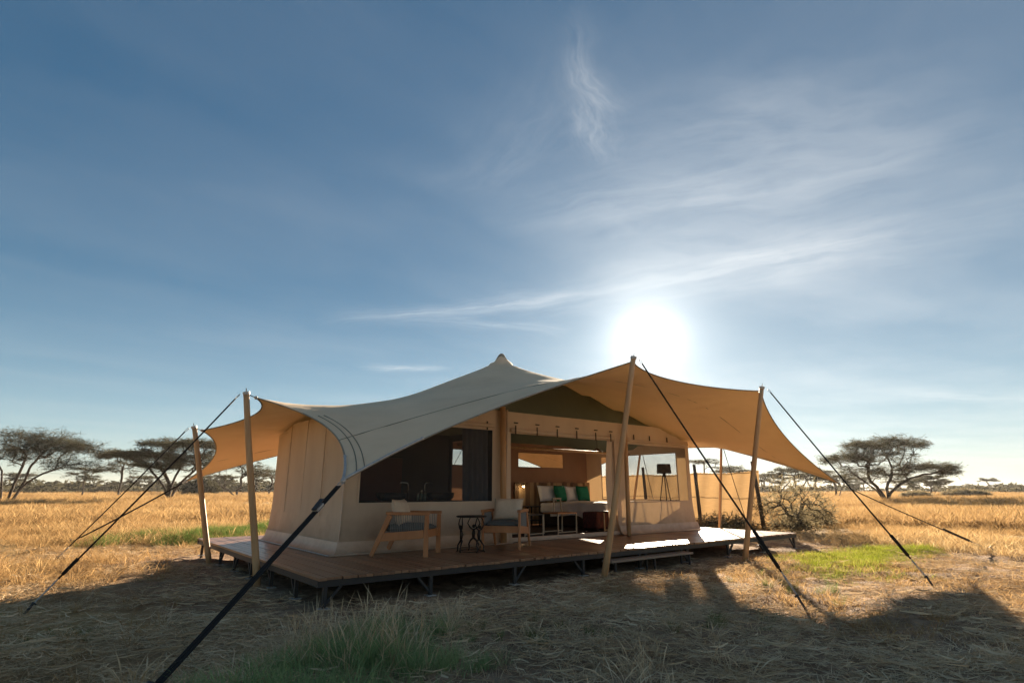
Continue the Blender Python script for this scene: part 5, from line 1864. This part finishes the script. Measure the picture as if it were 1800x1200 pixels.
def litter_mesh(name, seed, n, rad, l0, l1, width, lift, m):
    rng = np.random.default_rng(seed)
    vs, fs = [], []
    for k in range(n):
        r, a = rad * math.sqrt(rng.uniform()), rng.uniform(0, 2 * PI)
        c = np.array([r * math.cos(a), r * math.sin(a), rng.uniform(0.0, lift)])
        az = rng.uniform(0, 2 * PI)
        ln, cv = rng.uniform(l0, l1), rng.normal(0, 0.9)
        p = []
        for t in (-0.5, 0.0, 0.5):
            ang = az + cv * t
            p.append(c + np.array([math.cos(ang), math.sin(ang), 0]) * ln * t + np.array([0, 0, rng.uniform(-0.3, 1.0) * lift * abs(t)]))
        w_ = width * rng.uniform(0.5, 1.3)
        sd_ = np.array([-math.sin(az), math.cos(az), rng.normal(0, 0.7)]) * w_ / 2
        o = len(vs)
        vs += [p[0] - sd_ * .5, p[0] + sd_ * .5, p[1] - sd_, p[1] + sd_, p[2] - sd_ * .3, p[2] + sd_ * .3]
        fs += [(o, o + 1, o + 3, o + 2), (o + 2, o + 3, o + 5, o + 4)]
    me = bpy.data.meshes.new(name)
    me.from_pydata(np.array(vs).tolist(), [], fs)
    me.materials.append(m)
    return me


litter_v = [litter_mesh('straw_litter', 240 + k, 46, 0.30, 0.05, 0.26, 0.0055, 0.045, M['greydry']) for k in range(8)]
x, y, r = wedge(rg, 2.2, 9, 46)
x2, y2, r2 = wedge(rg, 9, 24, 18)
x, y, r = np.concatenate([x, x2]), np.concatenate([y, y2]), np.concatenate([r, r2])
dens = blobs(rg, x, y, 1.9, seed=12)
# the strip along the deck is swept nearly bare
near_deck = np.maximum(np.maximum(-x, x - LU), np.maximum(-y, y - LV))
keep = ~((in_deck(x, y, -0.4))) & (field_mask(x, y) < 2.5) & (rg.uniform(0, 1, len(x)) < (0.10 + 0.95 * dens) * np.clip(0.25 + near_deck / 1.0, 0.12, 1))
P = np.stack([x[keep], y[keep], gh(x[keep], y[keep])], 1)
s = rg.uniform(0.7, 1.3, keep.sum())
scatter('straw_litter', 'trampled dead straw lying over the trodden ground before the deck', 'grass', P, np.stack([s, s, s * rg.uniform(0.5, 1.4, len(s))], 1), litter_v, 3, 0.06)
# short bent stubble
stub_v = [tuft_mesh('stubble', 250 + k, 26, 0.13, 0.10, 1.2, 0.0042, M['greydry'], lie=0.45) for k in range(7)]
x, y, r = wedge(rg, 2.2, 20, 11)
dens = blobs(rg, x, y, 1.3, seed=13)
near_deck = np.maximum(np.maximum(-x, x - LU), np.maximum(-y, y - LV))
keep = ~in_deck(x, y, 0.05) & (field_mask(x, y) < 2.5) & (rg.uniform(0, 1, len(x)) < (0.05 + 1.0 * dens ** 1.5) * np.clip(0.1 + near_deck / 1.3, 0.05, 1))
P = np.stack([x[keep], y[keep], gh(x[keep], y[keep])], 1)
s = rg.uniform(0.5, 1.4, keep.sum())
scatter('stubble', 'short bent dead stubble on the trodden ground', 'grass', P, np.stack([s, s, s], 1), stub_v, 31)
# golden stubble on the lit ground right of the step
gstub_v = [tuft_mesh('gold_stubble', 255 + k, 30, 0.13, 0.13, 1.0, 0.0048, M['gold'], lie=0.35) for k in range(6)]
n = 5200
x, y = rg.uniform(3.6, 14.5, n), rg.uniform(-6.5, -0.4, n)
dens = blobs(rg, x, y, 1.5, seed=15)
keep = ~in_deck(x, y, 0.1) & (rg.uniform(0, 1, n) < 0.08 + 0.9 * dens ** 1.4)
P = np.stack([x[keep], y[keep], gh(x[keep], y[keep])], 1)
s = rg.uniform(0.5, 1.3, keep.sum())
scatter('golden_stubble', 'short golden stubble on the lit ground right of the step', 'grass', P, np.stack([s, s, s], 1), gstub_v, 32)
# standing dead grass before the deck
dead_v = [tuft_mesh('dead_tuft', 260 + k, 52, 0.27, 0.12, 0.8, 0.0042, M['greydry'], lie=0.3, seeds=0.3) for k in range(7)]
x, y, r = wedge(rg, 2.2, 9.5, 22)
fwd_ = (x - CAM.x) * FWD.x + (y - CAM.y) * FWD.y
rgt = (x - CAM.x) * FWD.y - (y - CAM.y) * FWD.x
sx_ = rgt / fwd_
pr = 0.9 * np.exp(-((sx_ - 0.25) / 0.22) ** 2) * np.clip((7.0 - r) / 2.0, 0, 1) + 0.35 * np.exp(-((sx_ + 0.6) / 0.3) ** 2) * np.clip((7.5 - r) / 3, 0, 1) + 0.02
pr *= 0.1 + 1.2 * blobs(rg, x, y, 2.4, seed=14) ** 1.3
keep = (~in_deck(x, y, 0.05)) & (rg.uniform(0, 1, len(x)) < pr)
P = np.stack([x[keep], y[keep], gh(x[keep], y[keep])], 1)
s = rg.uniform(0.45, 1.1, keep.sum())
scatter('dead_grass', 'standing grey dead grass in the shade before the deck', 'grass', P, np.stack([s, s, s], 1), dead_v, 4)


def patch(name, label, ells, variants, density, smin, smax, seed, zs=1.0):
    g = np.random.default_rng(seed)
    X, Y, S = [], [], []
    for cx, cy, rx, ry, ang_, den in ells:
        n = int(density * den * rx * ry * PI)
        q = np.sqrt(g.uniform(0, 1, n)) * (1 + 0.25 * g.normal(0, 1, n))
        t = g.uniform(0, 2 * PI, n)
        a, b_ = q * np.cos(t) * rx, q * np.sin(t) * ry
        X.append(cx + a * math.cos(ang_) - b_ * math.sin(ang_))
        Y.append(cy + a * math.sin(ang_) + b_ * math.cos(ang_))
        S.append(g.uniform(smin, smax, n) * np.clip(1.25 - 0.55 * q, 0.4, 1.2))
    X, Y, S = map(np.concatenate, (X, Y, S))
    k = ~in_deck(X, Y, 0.12) & (np.hypot(X - CAM.x, Y - CAM.y) > 2.2)
    X, Y, S = X[k], Y[k], S[k]
    return scatter(name, label, 'grass', np.stack([X, Y, gh(X, Y)], 1), np.stack([S, S, S * zs], 1), variants, seed)


sedge_v = [tuft_mesh('sedge_tuft', 280 + k, 54, 0.30, 0.11, 0.6, 0.0048, M['sedge'], lie=0.1) for k in range(6)]
stalk_v = [tuft_mesh('stalk_tuft', 290 + k, 9, 0.62, 0.12, 0.28, 0.0030, M['greydry'], seeds=0.9, segs=4) for k in range(6)]
lime_v = [tuft_mesh('lime_tuft', 300 + k, 50, 0.17, 0.16, 0.6, 0.0045, M['lime'], lie=0.2) for k in range(6)]
green_v = [tuft_mesh('green_tuft', 310 + k, 60, 0.42, 0.15, 0.5, 0.0045, M['green'], lie=0.05) for k in range(6)]
patch('sedge_grass', 'blue green grass clump in the shade before the deck corner', [(-0.35, -2.15, 0.85, 0.42, -0.67, 1.0), (0.05, -1.55, 0.75, 0.35, -0.67, 0.8), (-0.95, -2.7, 0.9, 0.35, -0.67, 0.6)], sedge_v, 95, 0.5, 1.1, 21)
patch('seed_stalks', 'pale seed stalks standing out of the green grass clump', [(0.0, -1.6, 0.95, 0.5, -0.67, 1.0), (-0.4, -2.2, 0.8, 0.4, -0.67, 0.8)], stalk_v, 60, 0.45, 0.95, 22)
patch('fresh_grass', 'bright lime green grass patch in the sun beside the deck right end', [(11.0, -1.6, 2.2, 0.85, 0.0, 1.0), (9.6, -1.2, 1.2, 0.8, 0.3, 0.5), (13.2, -1.9, 1.2, 0.4, 0.0, 0.6), (8.6, -2.2, 1.5, 1.2, 0.0, 0.12)], lime_v, 130, 0.6, 1.2, 23)
patch('tall_green_grass', 'tall green grass strip behind the deck left end', [(1.4, 11.6, 2.4, 1.0, 0.9, 1.0), (-0.3, 12.3, 1.6, 0.6, 0.4, 0.45), (3.2, 13.4, 2.0, 0.9, 0.9, 0.8), (-1.3, 11.0, 1.0, 0.6, 0.2, 0.15)], green_v, 60, 0.6, 1.15, 24)
patch('green_tufts', 'scattered small green tufts among the dead grass', [(1.2, -2.3, 1.6, 0.5, -0.67, 0.25), (-2.1, 0.4, 0.7, 0.35, 0.2, 0.4), (3.5, -3.2, 1.0, 0.5, 0.0, 0.2), (6.2, -2.6, 1.8, 1.0, 0.2, 0.16)], green_v, 24, 0.25, 0.5, 25)

# ------------------------------------------------------------------ haze
hm, ht = new_mat('dusty_haze')
hv = ht.nodes.new('ShaderNodeVolumePrincipled')
hv.inputs['Color'].default_value = (0.95, 0.93, 0.90, 1)
hv.inputs['Density'].default_value = 0.00014
hv.inputs['Anisotropy'].default_value = 0.35
ho = ht.nodes.new('ShaderNodeOutputMaterial')
ht.links.new(hv.outputs[0], ho.inputs['Volume'])
hb_ = MB().box(-5300, 5300, -5300, 5300, -2.2, 14.0)
hz_ = hb_.build('haze', hm)
tag(hz_, 'thin dusty morning haze lying over the savanna', 'haze', kind='stuff')
